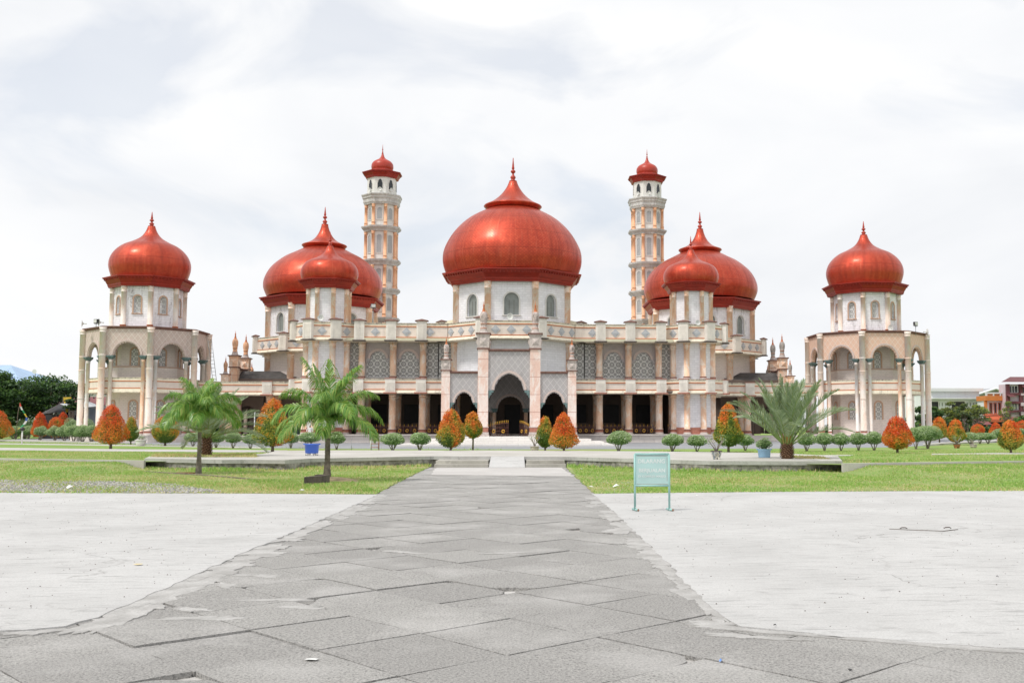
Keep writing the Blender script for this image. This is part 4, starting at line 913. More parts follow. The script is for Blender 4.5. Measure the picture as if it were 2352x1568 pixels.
bx = gpp([(985, 1072), (1300, 1072)])
mb = MB(); mb.face([(-14, -8, -.035), (16, -8, -.035), (16, 42, -.035), (-14, 42, -.035)]); structure(mb.build('path_bed', [BED]))
# slabs
def slabs():
    mb = MB(); tones = []; ang = R(40.5); ca, sa = math.cos(ang), math.sin(ang); oo = gp(1373.5, 1461); ox, oy = oo.x, oo.y; r_ = random.Random(11); S = .9; S2 = 1.04
    for i in range(-38, 54):
        for j in range(-38, 54):
            cx_ = ox + S*(i+.5)*ca - S2*(j+.5)*sa; cy_ = oy + S*(i+.5)*sa + S2*(j+.5)*ca
            if not (-12 < cx_ < 13 and 1.5 < cy_ < 41.5): continue
            if cy_ > 12 and abs(cx_+1.0) > 6.5: continue
            if cy_ > 9 and abs(cx_+.8) > 8: continue
            near = cy_ < 16; n = 9 if near else 3
            gaps = [r_.choice((.001, .003, .005, .008, .013)) for _ in range(4)]; amp = .005 if near else .003
            broken = r_.random() < (.5 if (-3.5 < cx_ < -.8 and cy_ < 11) else .05); cut = r_.randrange(4); cd = r_.uniform(.10, .34)
            H = S/2; H2 = S2/2; cor = [(-H+gaps[3], -H2+gaps[0]), (H-gaps[1], -H2+gaps[0]), (H-gaps[1], H2-gaps[2]), (-H+gaps[3], H2-gaps[2])]
            pts = []
            for k in range(4):
                a, b = cor[k], cor[(k+1) % 4]
                for q in range(n):
                    t = q/n; pts.append([a[0]+(b[0]-a[0])*t, a[1]+(b[1]-a[1])*t])
            if broken:
                c = cor[cut]
                for p in pts:
                    dd = math.hypot(p[0]-c[0], p[1]-c[1])
                    if dd < cd: k = (cd-dd)*.8; L = math.hypot(*p); p[0] -= p[0]/L*k; p[1] -= p[1]/L*k
                if r_.random() < .35:
                    c2 = cor[(cut+1) % 4]
                    for p in pts:
                        dd = math.hypot(p[0]-c2[0], p[1]-c2[1])
                        if dd < cd*.8: k = (cd*.8-dd)*.7; L = math.hypot(*p); p[0] -= p[0]/L*k; p[1] -= p[1]/L*k
            for p in pts: p[0] += r_.uniform(-amp, amp); p[1] += r_.uniform(-amp, amp)
            tx, ty = r_.uniform(-.006, .006), r_.uniform(-.006, .006); z0 = r_.uniform(-.006, .006)
            P3 = [(cx_+p[0]*ca-p[1]*sa, cy_+p[0]*sa+p[1]*ca, z0+tx*p[0]+ty*p[1]) for p in pts]
            f0 = len(mb.f); mb.face(P3, 0); N_ = len(P3)
            for q in range(N_):
                a, b = P3[q], P3[(q+1) % N_]; mb.face([(a[0], a[1], -.04), (b[0], b[1], -.04), b, a], 0)
            tones += [r_.random()]*(len(mb.f)-f0)
    o = mb.build('stone_paving', [SLAB]); at_ = o.data.attributes.new('tone', 'FLOAT', 'FACE'); at_.data.foreach_set('value', tones); return structure(o)
slabs()
mb = MB(); q = gpp([(1002, 1074), (1292, 1074), (1318, 1094), (990, 1090)]); mb.prism(rough([(a, b) for a, b in q], .4, .06), -.02, .014, 0); structure(mb.build('path_patch', [PATHW]))
# worn concrete smeared over the slabs along the plaza edge
def smear(cx_, cy_, rx, ry, a, k=0):
    r_ = random.Random(int(cx_*100)+k); mb = MB(); n = 70; ph = [r_.uniform(0, 6.28) for _ in range(6)]; pts = []
    for i in range(n):
        t = 2*math.pi*i/n; q = 1+.28*math.sin(2*t+ph[0])+.22*math.sin(3*t+ph[1])+.16*math.sin(7*t+ph[2])+.1*math.sin(13*t+ph[3])+.07*math.sin(23*t+ph[4])+r_.uniform(-.07, .07)
        x, y = rx*q*math.cos(t), ry*q*math.sin(t); pts.append((cx_+x*math.cos(a)-y*math.sin(a), cy_+x*math.sin(a)+y*math.cos(a)))
    mb.prism(pts, -.03, .0055+.0005*(k % 6), 0, bottom=False); return structure(mb.build('mortar_patch', [SMEAR]))
SMEAR = concrete('worn_mortar', (.53, .52, .505), (.36, .35, .335), 9, .5, False, 45)
k_ = 0
for (x0, y0, x1, y1, n, w_) in ((868, 1138, 690, 1220, 9, .30), (690, 1220, 430, 1338, 10, .28), (430, 1338, 230, 1424, 9, .22), (1361, 1136, 1490, 1250, 8, .30), (1480, 1250, 1690, 1436, 10, .16), (1700, 1444, 2300, 1492, 9, .08)):
    a, b = gp(x0, y0), gp(x1, y1); an = math.atan2(b.y-a.y, b.x-a.x)
    for i in range(n):
        t = (i+rnd.random())/n; smear(a.x+(b.x-a.x)*t+(.08 if x0 < 1000 else -.06), a.y+(b.y-a.y)*t, rnd.uniform(.25, .7), w_*rnd.uniform(.4, 1.0), an, k_); k_ += 1
for (px, py, rx, ry) in ((690, 1395, .22, .07), (600, 1322, .25, .1), (640, 1378, .25, .08), (520, 1345, .22, .07), (440, 1400, .2, .06), (1720, 1462, .3, .08), (470, 1420, .3, .1), (1160, 1270, .25, .08), (925, 1268, .3, .08),  (80, 1452, .22, .08), (1640, 1432, .25, .07)):
    g = gp(px, py); smear(g.x, g.y, rx, ry, rnd.uniform(-.9, .2), k_); k_ += 1
# lower lawns
zU = .3
LL = gpp([(862, 1134.5), (450, 1132.5), (0, 1131)]); ll = [(-60, LL[2][1])] + LL[::-1]
ll = [(-60, LL[2][1]), LL[2], LL[1], LL[0]] + gpp([(905, 1112), (950, 1090), (985, 1073)]) + [(gp(990, 1070)[0], 42.5), (-60, 42.5)]
rl = gpp([(1363, 1134), (1800, 1129.5), (2352, 1127)]); rl = gpp([(1300, 1073), (1328, 1100)])[::1] + rl + [(60, rl[-1][1]+.3), (60, 42.5), (gp(1300, 1070)[0], 42.5)]
for P_ in (ll, rl):
    mb = MB(); mb.prism(rough(P_, .35, .05), -.08, .03, 0, bottom=False); structure(mb.build('lawn', [G_LOW]))
# upper terrace ground and kerbs
ufront = [(-300, 42)] + gpp([(0, 1055), (332, 1060)], zU) + [(gp(996, 1047, .4)[0], gp(996, 1047, .4)[1]+1.2), (gp(1300, 1049, .4)[0], gp(1300, 1049, .4)[1]+1.2)] + gpp([(1935, 1067), (2352, 1061)], zU) + [(300, 41)]
fl_ = [(x, y+.1) for x, y in ufront]
mb = MB(); mb.face([(x, y, zU) for x, y in fl_] + [(2000, 300, zU), (2000, 3500, zU), (-2000, 3500, zU), (-2000, 300, zU)]); structure(mb.build('lawn', [G_UP]))
for a, b in ((0, 2), (5, 7)):
    pts = ufront[a:b+1]; mb = MB()
    for p, q in zip(pts[:-1], pts[1:]): mb.prism([(p[0], p[1]-.08), (q[0], q[1]-.08), (q[0], q[1]+.12), (p[0], p[1]+.12)], -.1, zU+.05, 0)
    structure(mb.build('kerb', [PLAT]))
# grass banks that rise from the lower lawn to the kerbs
def bank(x0, x1, yk0, yk1, name='grass_bank'):
    mb = MB(); nx, ny = 110, 8; r_ = random.Random(int(x0)); V = {}
    for i in range(nx+1):
        for j in range(ny+1):
            t = j/ny; x = x0+(x1-x0)*i/nx; yk = yk0+(yk1-yk0)*i/nx; e = min(1, max(0, (x-x0)/1.2 if x0 > 0 else (x1-x)/1.2)); V[i, j] = (x, yk-9+9*t, .028+(.24*(t*t*(3-2*t))+(r_.uniform(-.012, .012) if 0 < j < ny else 0))*e*e*(3-2*e))
    for i in range(nx):
        for j in range(ny): mb.face([V[i, j], V[i+1, j], V[i+1, j+1], V[i, j+1]], 0, True)
    return structure(mb.build(name, [G_LOW]))
kl = ufront[2]; kr = ufront[5]
bank(-60, kl[0]+.1, ufront[1][1]-.02, kl[1]-.02); bank(kr[0]-.1, 60, kr[1]-.02, ufront[6][1]-.02)
def bankz(x, y):
    "height of the lower lawn"
    z = np.full(len(x), .03)
    for (a, b, yk) in ((-60, kl[0], kl[1]), (kr[0], 60, kr[1])):
        t = np.clip((y-yk+9)/9, 0, 1); e = np.clip((x-kr[0]+.1)/1.2 if a > 0 else (kl[0]+.1-x)/1.2, 0, 1); z = np.where((x > a) & (x < b), .028+.24*t*t*(3-2*t)*e*e*(3-2*e), z)
    return z
# raised platform
pf = gpp([(332, 1052), (510, 1055.5), (560, 1055), (654, 1056), (712, 1052.5), (996, 1047), (1302, 1048.5), (1460, 1053), (1630, 1058), (1829, 1058.5), (1935, 1058)], .40)
pf += gpp([(1925, 1047), (1790, 1040), (1500, 1036), (1170, 1033.5), (800, 1033.5), (640, 1034.5), (600, 1042), (345, 1047)], .40)
mb = MB(); mb.prism(rough(pf, .6, .012), .26, .40, 0, ms=1)
cxp = sum(p[0] for p in pf)/len(pf); cyp = sum(p[1] for p in pf)/len(pf)
inner = [(cxp+(x-cxp)*.998, y+(.06 if y < cyp else -.1)) for x, y in pf]
mb.prism(rough(inner, .5, .03), -.1, .258, 2, bottom=False)
DARKSTONE = plain('dark_rubble', (.28, .265, .24), .95, .7, 5, bmp=.04)  # mottled colour, darker than the slab, for the recessed base below the lip
structure(mb.build('platform', [PLAT, concrete('platform_edge_concrete', (.56, .56, .54), (.42, .41, .39), 2, .8), DARKSTONE]))
# planting pit soils on the platform
SOIL = plain('dry_soil', (.46, .36, .22), .95, .4, 4, bmp=.03)
for pts in ([(352, 1048.5), (590, 1049), (585, 1043.5), (360, 1044)], [(1830, 1052.5), (1905, 1053.5), (1890, 1048.5), (1800, 1047)]):
    mb = MB(); mb.prism(rough(gpp(pts, .40), .3, .14), .39, .404, 0); structure(mb.build('soil_bed', [SOIL]))
# steps and ramp
a, b = gp(998, 1072, .03), gp(1300, 1072, .03); yb = (a.y+b.y)/2; r0, r1 = gp(1123, 1072, .03), gp(1206, 1072, .03)
sm_ = MB()
for i, z in enumerate((.14, .27)):
    for x0, x1 in ((a.x, r0.x-.02), (r1.x+.02, b.x)): sm_.box(x0+.03*i, x1-.03*i, yb-.02+.42*i, yb+2.4, -.05, z-.002*i, 0)
structure(sm_.build('platform_steps', [concrete('step_concrete', (.56, .54, .48), (.36, .34, .30), 2, .8)]))
mb = MB(); y0 = yb-.15; yt = yb+1.3
mb.face([(r0.x, y0, .02), (r1.x, y0, .02), (r1.x-.04, yt, .412), (r0.x+.04, yt, .412)]); mb.face([(r0.x, y0, .02), (r0.x+.04, yt, .412), (r0.x+.04, yt, 0), (r0.x, y0, -.02)]); mb.face([(r1.x, y0, .02), (r1.x-.04, yt, .412), (r1.x-.04, yt, 0), (r1.x, y0, -.02)])
structure(mb.build('ramp', [PLAZA]))
# footpaths, drive
def strip(name, pts, z, mat, zt=.006, st=.8, amp=.03):
    mb = MB(); mb.prism(rough(gpp(pts, z), st, amp), z-.02, z+zt, 0); return structure(mb.build(name, [mat]))
strip('footpath', [(-600, 1026), (0, 1033), (330, 1036.5), (660, 1038.5), (660, 1034), (330, 1031.5), (0, 1028), (-600, 1021)], zU+.02, PATHW)
strip('footpath', [(-300, 1017), (0, 1019.5), (320, 1024), (600, 1029), (600, 1026.5), (320, 1021.5), (0, 1017.5), (-300, 1015)], zU+.01, PATHW)
strip('footpath', [(1828, 1047.5), (1955, 1046), (1960, 1044.2), (1828, 1045)], zU+.01, PATHW); strip('footpath', [(2140, 1043.5), (2600, 1041), (2600, 1038.5), (2300, 1039.5), (2140, 1041.5)], zU+.01, PATHW)
strip('drive', [(255, 1018), (330, 1020.5), (520, 1026), (640, 1029), (900, 1031), (1180, 1031.5), (1500, 1031), (1850, 1029.5), (2050, 1027), (2130, 1023), (2190, 1019), (2600, 1008), (2000, 1000), (400, 1000), (-100, 1012)], zU, ASPH)
mb = MB(); q = gpp([(-400, 1009), (70, 1012), (260, 1016.5), (262, 1014.5), (70, 1010.5), (-400, 1007.5)], zU+.1); mb.prism(q, zU, zU+.12, 0); structure(mb.build('kerb', [PLAT]))
mb = MB(); q = gpp([(2120, 1021.5), (2185, 1017), (2420, 1008), (2600, 1003), (2600, 1001), (2400, 1006), (2180, 1015), (2120, 1019.5)], zU+.1); mb.prism(q, zU, zU+.12, 0); structure(mb.build('kerb', [PLAT]))
# ================================================================ leaves
def leafmesh(name, pts, nrm, size, aspect, mats, midx, extra=None):
    "one small bent leaf per point"
    n = len(pts); rg = np.random.RandomState(n % 977+3)
    nrm = nrm/np.linalg.norm(nrm, axis=1)[:, None]; rv = rg.normal(size=(n, 3)); t = np.cross(nrm, rv); t /= np.linalg.norm(t, axis=1)[:, None]; b = np.cross(nrm, t)
    s = size*(.65+.7*rg.rand(n))[:, None]; w = s*aspect
    V = np.empty((n, 4, 3)); V[:, 0] = pts-t*s*.5; V[:, 1] = pts+b*w*.5; V[:, 2] = pts+t*s*.5-nrm*s*.1; V[:, 3] = pts-b*w*.5
    V = V.reshape(-1, 3); F_ = np.arange(4*n).reshape(n, 4)
    ev, ef, em = [], [], []
    if extra: ev, ef, em = extra.v, extra.f, extra.m
    me = bpy.data.meshes.new(name); nv, nf = 4*n, n
    allv = V if not ev else np.vstack([V, np.array(ev)])
    me.vertices.add(len(allv)); me.vertices.foreach_set('co', allv.ravel())
    loops = F_.ravel().tolist(); starts = list(range(0, 4*n, 4)); tot = 4*n
    for f in ef: starts.append(tot); loops += [i+nv for i in f]; tot += len(f)
    me.loops.add(tot); me.loops.foreach_set('vertex_index', loops); me.polygons.add(nf+len(ef)); me.polygons.foreach_set('loop_start', starts)
    for m_ in mats: me.materials.append(m_)
    me.polygons.foreach_set('material_index', list(map(int, midx)) + list(em)); me.update(); me.validate(); return me
def leafm(name, c, v=.25, trans=.35, rough_=.5):
    m, nt, b = newmat(name); P = geo(nt); f = noise(nt, P, 2.2, 3); cc = mixc(nt, f, tuple(x*(1-v) for x in c), tuple(min(1, x*(1+v)) for x in c))
    nt.links.new(cc, b.inputs['Base Color']); b.inputs['Roughness'].default_value = rough_
    tr = N(nt, 'ShaderNodeBsdfTranslucent'); nt.links.new(cc, tr.inputs[0]); mxs = N(nt, 'ShaderNodeMixShader'); mxs.inputs[0].default_value = trans; out = nt.nodes['Material Output']
    nt.links.new(b.outputs[0], mxs.inputs[1]); nt.links.new(tr.outputs[0], mxs.inputs[2]); nt.links.new(mxs.outputs[0], out.inputs[0]); return m
L_OR = [leafm('leaf_red', (.72, .12, .022)), leafm('leaf_orange', (.80, .25, .035)), leafm('leaf_amber', (.70, .38, .05)), leafm('leaf_olive', (.36, .38, .05)), leafm('leaf_deep_green', (.13, .22, .035))]
L_GR = [leafm('shrub_light', (.42, .54, .26)), leafm('shrub_mid', (.25, .39, .15)), leafm('shrub_dark', (.12, .23, .07)), leafm('shrub_fleck', (.72, .78, .62))]
L_TR = [leafm('tree_light', (.12, .22, .045)), leafm('tree_mid', (.055, .12, .03)), leafm('tree_dark', (.022, .055, .018))]
L_YG = [leafm('tree_yellow_green', (.28, .34, .05)), leafm('tree_olive', (.20, .24, .06)), leafm('tree_sage', (.20, .26, .14))]
BARK = plain('grey_bark', (.20, .16, .12), .95, .3, 8); BARKP = plain('pale_bark', (.34, .30, .26), .9, .25, 8)
def lump(rg, k=14): 
    d = rg.normal(size=(k, 3)); d /= np.linalg.norm(d, axis=1)[:, None]; a = rg.uniform(-1, 1, k); return d, a
def lumpy(dirs, L, sharp=9):
    d, a = L; return (np.exp(sharp*(dirs@d.T-1))*a).sum(1)
def topiary(x, y, h, w, seed, label, hue=.5, stem=.12, shape='cone', z=zU, name='topiary_bush', dens=1.0):
    "clipped shrub: green inside, new orange and red shoots on top and outside; hue 0 = greener, 1 = redder"
    rg = np.random.RandomState(seed); t = thing(name, (x, y, z), label, 'bush', 'clipped shrubs with orange and red new leaves')
    hs = stem*h; hc = h-hs; n = int(7600*dens*max(.25, min(1.3, h*w/2.6)))
    tt = rg.beta(1.15, 1.35, n)*1.0; ph = rg.uniform(0, 2*math.pi, n)
    def rad(t):
        if shape == 'cone': return np.minimum(1, (t/.18)**.4)*np.clip((1-np.clip(t-.2, 0, 1)/.80), 0, 1)**.52
        if shape == 'egg': return np.minimum(1, (t/.26)**.42)*np.clip((1-np.clip(t-.3, 0, 1)/.7), 0, 1)**.42
        return np.sqrt(np.clip(1-(2*t-.95)**2, 0, 1))
    dirs = np.stack([np.cos(ph), np.sin(ph), (tt-.5)*2.2], 1); dn = dirs/np.linalg.norm(dirs, axis=1)[:, None]
    L = lump(rg, 36); bum = lumpy(dn, L, 22)*.13 + lumpy(dn, lump(rg, 120), 90)*.09
    dep = rg.rand(n)**2.2*.34
    r = w/2*(rad(tt)*(1+bum)-dep*.9)+rg.normal(0, .02, n); r = np.clip(r, .02, None)
    spike = (tt > .75)*rg.rand(n)*.10*h
    pts = np.stack([r*np.cos(ph), r*np.sin(ph), hs+tt*hc+spike*.6+rg.normal(0, .03, n)], 1)
    nr = dn+rg.normal(0, .75, (n, 3)); nr[:, 2] += .25
    patch = lumpy(dn, lump(rg, 60), 30)*1.1
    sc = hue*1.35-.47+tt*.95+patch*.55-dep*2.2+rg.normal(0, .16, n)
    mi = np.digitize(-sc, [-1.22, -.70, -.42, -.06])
    ex = MB(); ex.tube([(0, 0, -.02), (.02, 0, hs+.25*hc)], [.055*w/1.5+.02, .035], 7, 5)
    for a in range(5):
        aa = a*1.3; ex.tube([(0, 0, hs*.8), (.25*w*math.cos(aa), .25*w*math.sin(aa), hs+.35*hc)], [.03, .012], 5, 5)
    prof = [(.03, hs+.05*hc)]+[(w/2*.66*float(rad(np.array([q]))[0]), hs+q*hc) for q in (.12, .25, .4, .55, .7, .84)]+[(.02, hs+.9*hc)]
    ex.lathe(prof, 10, m=4)  # added solid dark core hidden in the leaves to block light
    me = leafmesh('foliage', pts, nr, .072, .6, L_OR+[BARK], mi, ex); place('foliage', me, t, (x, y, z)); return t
def shrub(x, y, h, w, seed, label, z=zU, stems=6, dark=0.0, trunk=.3, n=None, name='round_shrub', cat='bush', group='round green shrubs along the lawns and the drive', pal=None, leaf=.075):
    rg = np.random.RandomState(seed); t = thing(name, (x, y, z), label, cat, group)
    n = n or int(3400*max(.3, min(1.6, h*w/1.3))); hs = trunk*h; hc = h-hs
    d = rg.normal(size=(n, 3)); d /= np.linalg.norm(d, axis=1)[:, None]; d[:, 2] = np.abs(d[:, 2])*np.where(rg.rand(n) < .74, 1, -.55)
    bum = lumpy(d, lump(rg, 40), 18)*.17
    rr = (1-rg.rand(n)**2*.45)*(1+bum)
    pts = np.stack([d[:, 0]*rr*w/2, d[:, 1]*rr*w/2, hs+hc*.38+d[:, 2]*rr*hc*.62], 1)
    nr = d*.6+rg.normal(0, .7, (n, 3)); nr[:, 2] += .5
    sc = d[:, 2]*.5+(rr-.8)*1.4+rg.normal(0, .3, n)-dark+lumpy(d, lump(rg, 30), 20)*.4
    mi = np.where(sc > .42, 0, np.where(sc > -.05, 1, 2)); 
    if pal is None: mi = np.where((d[:, 2] > .1) & (rg.rand(n) < .07-.06*min(1, dark*2)), 3, mi)
    P_ = pal or L_GR; ex = MB(); bi = len(P_)
    for i in range(stems):
        a = 2*math.pi*i/stems+rg.rand()*.6; k = w*(.16+.16*rg.rand()); ex.tube([(0.02*math.cos(a), .02*math.sin(a), -.03), (k*.4*math.cos(a), k*.4*math.sin(a), hs*.7), (k*math.cos(a), k*math.sin(a), hs+hc*.4)], [.028*w, .02*w, .009], 5, bi)
    ex.lathe([(.02, hs+hc*.12), (w*.27, hs+hc*.3), (w*.3, hs+hc*.5), (w*.2, hs+hc*.74), (.02, hs+hc*.84)], 9, m=2)  # unseen dark core, added so light does not pass through the crown
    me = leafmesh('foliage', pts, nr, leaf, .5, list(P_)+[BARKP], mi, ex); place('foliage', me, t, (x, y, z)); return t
# sized and placed from where the photograph shows foot, top and width
def put(fn, px, ytop, ybase, wpx, seed, label, zg=zU, **k):
    g = gp(px, ybase, zg); tp = at(px, ytop, g.y); zd = g.y+g.x*TY; w = wpx*zd/F*.97
    return fn(g.x, g.y, tp.z-zg, w, seed, label, z=zg, **k)
T_ = topiary
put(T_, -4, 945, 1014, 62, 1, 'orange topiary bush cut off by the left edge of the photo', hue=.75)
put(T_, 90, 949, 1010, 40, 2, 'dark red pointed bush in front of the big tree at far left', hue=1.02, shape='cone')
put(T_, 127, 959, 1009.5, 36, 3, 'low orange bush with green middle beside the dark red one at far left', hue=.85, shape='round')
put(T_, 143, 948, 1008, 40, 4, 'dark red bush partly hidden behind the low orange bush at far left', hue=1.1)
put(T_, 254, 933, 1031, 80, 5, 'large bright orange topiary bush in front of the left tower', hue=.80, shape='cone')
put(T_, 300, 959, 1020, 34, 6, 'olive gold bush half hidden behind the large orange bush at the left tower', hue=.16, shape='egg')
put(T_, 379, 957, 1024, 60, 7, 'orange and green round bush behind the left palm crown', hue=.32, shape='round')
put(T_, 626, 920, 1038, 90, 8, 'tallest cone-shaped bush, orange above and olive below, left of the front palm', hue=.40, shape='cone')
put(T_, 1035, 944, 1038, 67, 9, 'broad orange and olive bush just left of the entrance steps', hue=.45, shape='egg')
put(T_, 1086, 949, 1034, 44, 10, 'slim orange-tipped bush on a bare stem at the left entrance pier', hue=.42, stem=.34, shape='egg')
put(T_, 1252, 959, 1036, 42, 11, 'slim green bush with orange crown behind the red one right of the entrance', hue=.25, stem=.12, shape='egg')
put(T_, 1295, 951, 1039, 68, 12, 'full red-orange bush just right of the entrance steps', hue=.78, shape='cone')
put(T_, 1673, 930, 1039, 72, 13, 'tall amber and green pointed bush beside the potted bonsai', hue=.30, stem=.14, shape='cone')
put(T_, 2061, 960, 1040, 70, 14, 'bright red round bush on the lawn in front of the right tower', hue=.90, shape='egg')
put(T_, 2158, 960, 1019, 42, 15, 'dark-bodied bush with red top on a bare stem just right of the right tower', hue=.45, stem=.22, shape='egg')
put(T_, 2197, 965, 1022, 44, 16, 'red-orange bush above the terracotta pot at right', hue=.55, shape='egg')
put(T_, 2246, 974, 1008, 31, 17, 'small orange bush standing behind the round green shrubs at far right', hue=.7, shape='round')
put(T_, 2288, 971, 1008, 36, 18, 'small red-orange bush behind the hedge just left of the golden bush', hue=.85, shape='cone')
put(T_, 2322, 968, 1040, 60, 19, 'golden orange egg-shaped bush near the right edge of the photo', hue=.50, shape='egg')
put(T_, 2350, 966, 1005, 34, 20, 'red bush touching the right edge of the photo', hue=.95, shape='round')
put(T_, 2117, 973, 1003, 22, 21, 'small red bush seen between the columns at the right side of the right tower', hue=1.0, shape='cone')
S_ = shrub
sh = [ (36, 977, 1008, 34, 'leftmost green shrub in the front row beside the white marker post'), (65, 977, 1008, 33, 'green shrub just right of the white marker post'), (93, 978, 1011, 32, 'green shrub below the dark red bush at far left'),
 (126, 979, 1013, 40, 'first shrub of the merged row left of the large orange bush'), (148, 977, 1015, 40, 'second shrub of the merged row left of the large orange bush'), (169, 976, 1016, 40, 'third shrub of the merged row left of the large orange bush'), (189, 976, 1017, 42, 'fourth shrub of the merged row left of the large orange bush'), (209, 976, 1017, 40, 'last shrub of the merged row, touching the large orange bush'),
 (443, 993, 1025, 40, 'green shrub behind the trunk of the left palm'), (496, 991, 1028, 40, 'green shrub right of the brown date palm stump at left'), (535, 991, 1029, 40, 'green shrub alone on the drive edge left of the tallest cone bush'), (575, 997, 1030, 34, 'green shrub peeping out left of the tallest cone bush'), (668, 993, 1029, 36, 'green shrub peeping out right of the tallest cone bush'),
 (710, 992, 1027, 54, 'wide green shrub above the dark blue tub'), (773, 992, 1032, 42, 'green shrub right of the front palm trunk'), (902.5, 994, 1035, 57, 'green shrub right of the small metal washstand'), (964, 992, 1035, 53, 'green shrub left of the broad orange and olive bush'),
 (1421, 989, 1037, 60, 'green shrub behind the left corner of the turquoise sign'), (1544, 996, 1037, 54, 'green shrub behind the right corner of the turquoise sign'), (1601, 998, 1037, 48, 'green shrub left of the potted bonsai'), (1712, 997, 1035, 42, 'green shrub hidden right behind the tall amber bush'),
 (1853, 994, 1036, 44, 'first of the five green shrubs right of the date palm'), (1894, 992, 1035, 44, 'second of the five green shrubs right of the date palm'), (1932, 994, 1035, 44, 'third of the five green shrubs right of the date palm'), (1972, 994, 1034, 42, 'fourth of the five green shrubs right of the date palm'), (2008, 990, 1034, 44, 'fifth green shrub, left of the bright red bush'),
 (2104, 980, 1031, 44, 'green shrub right of the bright red bush'), (2131, 976, 1030, 66, 'largest green shrub, below the right end of the right tower'),
 (2230, 992, 1021, 42, 'green shrub behind the small white pot at right'), (2251, 993, 1019, 36, 'green shrub below the small orange bush at far right'), (2270, 992, 1019, 38, 'green shrub left of the golden orange bush'), (2296, 984, 1016, 34, 'tall green shrub touching the golden orange bush')]
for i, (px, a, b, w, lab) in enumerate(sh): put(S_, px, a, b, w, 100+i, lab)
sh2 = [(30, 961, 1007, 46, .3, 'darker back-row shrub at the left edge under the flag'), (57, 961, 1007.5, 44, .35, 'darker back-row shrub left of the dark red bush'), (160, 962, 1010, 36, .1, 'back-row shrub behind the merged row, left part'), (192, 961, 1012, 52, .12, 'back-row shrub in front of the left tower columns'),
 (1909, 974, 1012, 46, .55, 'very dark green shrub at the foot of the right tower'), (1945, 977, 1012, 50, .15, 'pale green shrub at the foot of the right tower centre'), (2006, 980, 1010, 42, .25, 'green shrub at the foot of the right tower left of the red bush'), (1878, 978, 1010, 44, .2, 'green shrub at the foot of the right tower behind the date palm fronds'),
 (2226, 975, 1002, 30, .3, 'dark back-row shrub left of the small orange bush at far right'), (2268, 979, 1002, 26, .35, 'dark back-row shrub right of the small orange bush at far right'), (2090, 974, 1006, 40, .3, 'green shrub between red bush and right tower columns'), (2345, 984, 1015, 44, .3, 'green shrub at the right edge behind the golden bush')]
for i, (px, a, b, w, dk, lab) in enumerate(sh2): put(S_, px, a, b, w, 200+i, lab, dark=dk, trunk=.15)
put(S_, 334, 967, 1012, 38, 230, 'flat yellow-green bush in a planter at the foot of the left tower', pal=L_YG, trunk=.5)
# ================================================================ palms
P_GR = [leafm('palm_green', (.15, .32, .055), .3, .3, .35), leafm('palm_light', (.34, .50, .11), .3, .4, .4), leafm('palm_yellow', (.34, .38, .09), .25, .3)]
D_GR = [leafm('date_grey_green', (.24, .33, .18), .25, .25, .4), leafm('date_light', (.40, .48, .30), .2, .3), leafm('date_olive', (.26, .30, .07), .25, .3)]
TRK = plain('palm_trunk', (.20, .17, .14), .95, .5, 7, bmp=.03); SHAFT = plain('palm_crownshaft', (.28, .34, .12), .5, .15, 4); STALK = plain('frond_stalk', (.20, .30, .08), .6, .2, 5); BOOT = plain('date_palm_boots', (.16, .09, .05), .95, .4, 9); BOOTO = plain('date_leaf_bases', (.46, .24, .08), .8, .25, 7)
def frond(p0, az, el, L, sag, ll, n, mats, rg, bare=.12, vang=.5, droop=.35, tip=.35, wl=.035, stiff=False, stalkr=.018, young=False):
    mb = MB(); d = Vector((math.cos(az)*math.cos(el), math.sin(az)*math.cos(el), math.sin(el))); p = Vector(p0); S = 22; pts = [p.copy()]
    tw = rg.uniform(-.25, .25); side0 = Vector((-math.sin(az), math.cos(az), 0))
    for i in range(S):
        d = (d + Vector((0, 0, -sag*(.25+1.5*i/S)/S)) + side0*tw*.5/S).normalized(); p = p + d*L/S; pts.append(p.copy())
    mb.tube(pts, [stalkr*(1-.85*i/S) for i in range(S+1)], 5, 3)
    roll = rg.uniform(-.5, .5)
    for i in range(n):
        t = bare+(1-bare)*(i+.5)/n; f = t*S; j = min(int(f), S-1); q = pts[j].lerp(pts[j+1], f-j); dd = (pts[j+1]-pts[j]).normalized()
        sd = dd.cross(Vector((0, 0, 1)));
        if sd.length < .1: sd = side0.copy()
        sd.normalize(); up = sd.cross(dd).normalized()
        if roll: sd, up = sd*math.cos(roll)+up*math.sin(roll), up*math.cos(roll)-sd*math.sin(roll)
        k = ll*(math.sin(math.pi*min(1, max(.0, (t-bare)/(1-bare)*.80+.16)))**.7)*rg.uniform(.85, 1.1)
        for s in (-1, 1):
            a = tip+rg.uniform(-.12, .12)+.5*t; v = vang+rg.uniform(-.25, .25)
            dirv = (sd*s*math.cos(v)*math.cos(a)+dd*math.sin(a)+up*math.sin(v)*math.cos(a)).normalized(); wv = dirv.cross(up).normalized()*wl*.5 if abs(dirv.dot(up)) < .95 else sd*wl*.5
            if rg.rand() < .3: wv = (wv+up*wl*.4)
            m1 = q+dirv*k*.45; d2 = (dirv+Vector((0, 0, -droop))).normalized(); m2 = m1+d2*k*.35; d3 = (d2+Vector((0, 0, -droop*1.6))).normalized(); e = m2+d3*k*.28
            r_ = rg.rand(); mi = 1 if r_ < .35 else (2 if r_ > (.93 if not young else .6) else 0)
            mb.face([q-wv*.5, q+wv*.5, m1+wv, m1-wv], mi); mb.face([m1-wv, m1+wv, m2+wv*.7, m2-wv*.7], mi); mb.face([m2-wv*.7, m2+wv*.7, e], mi)
    return mb
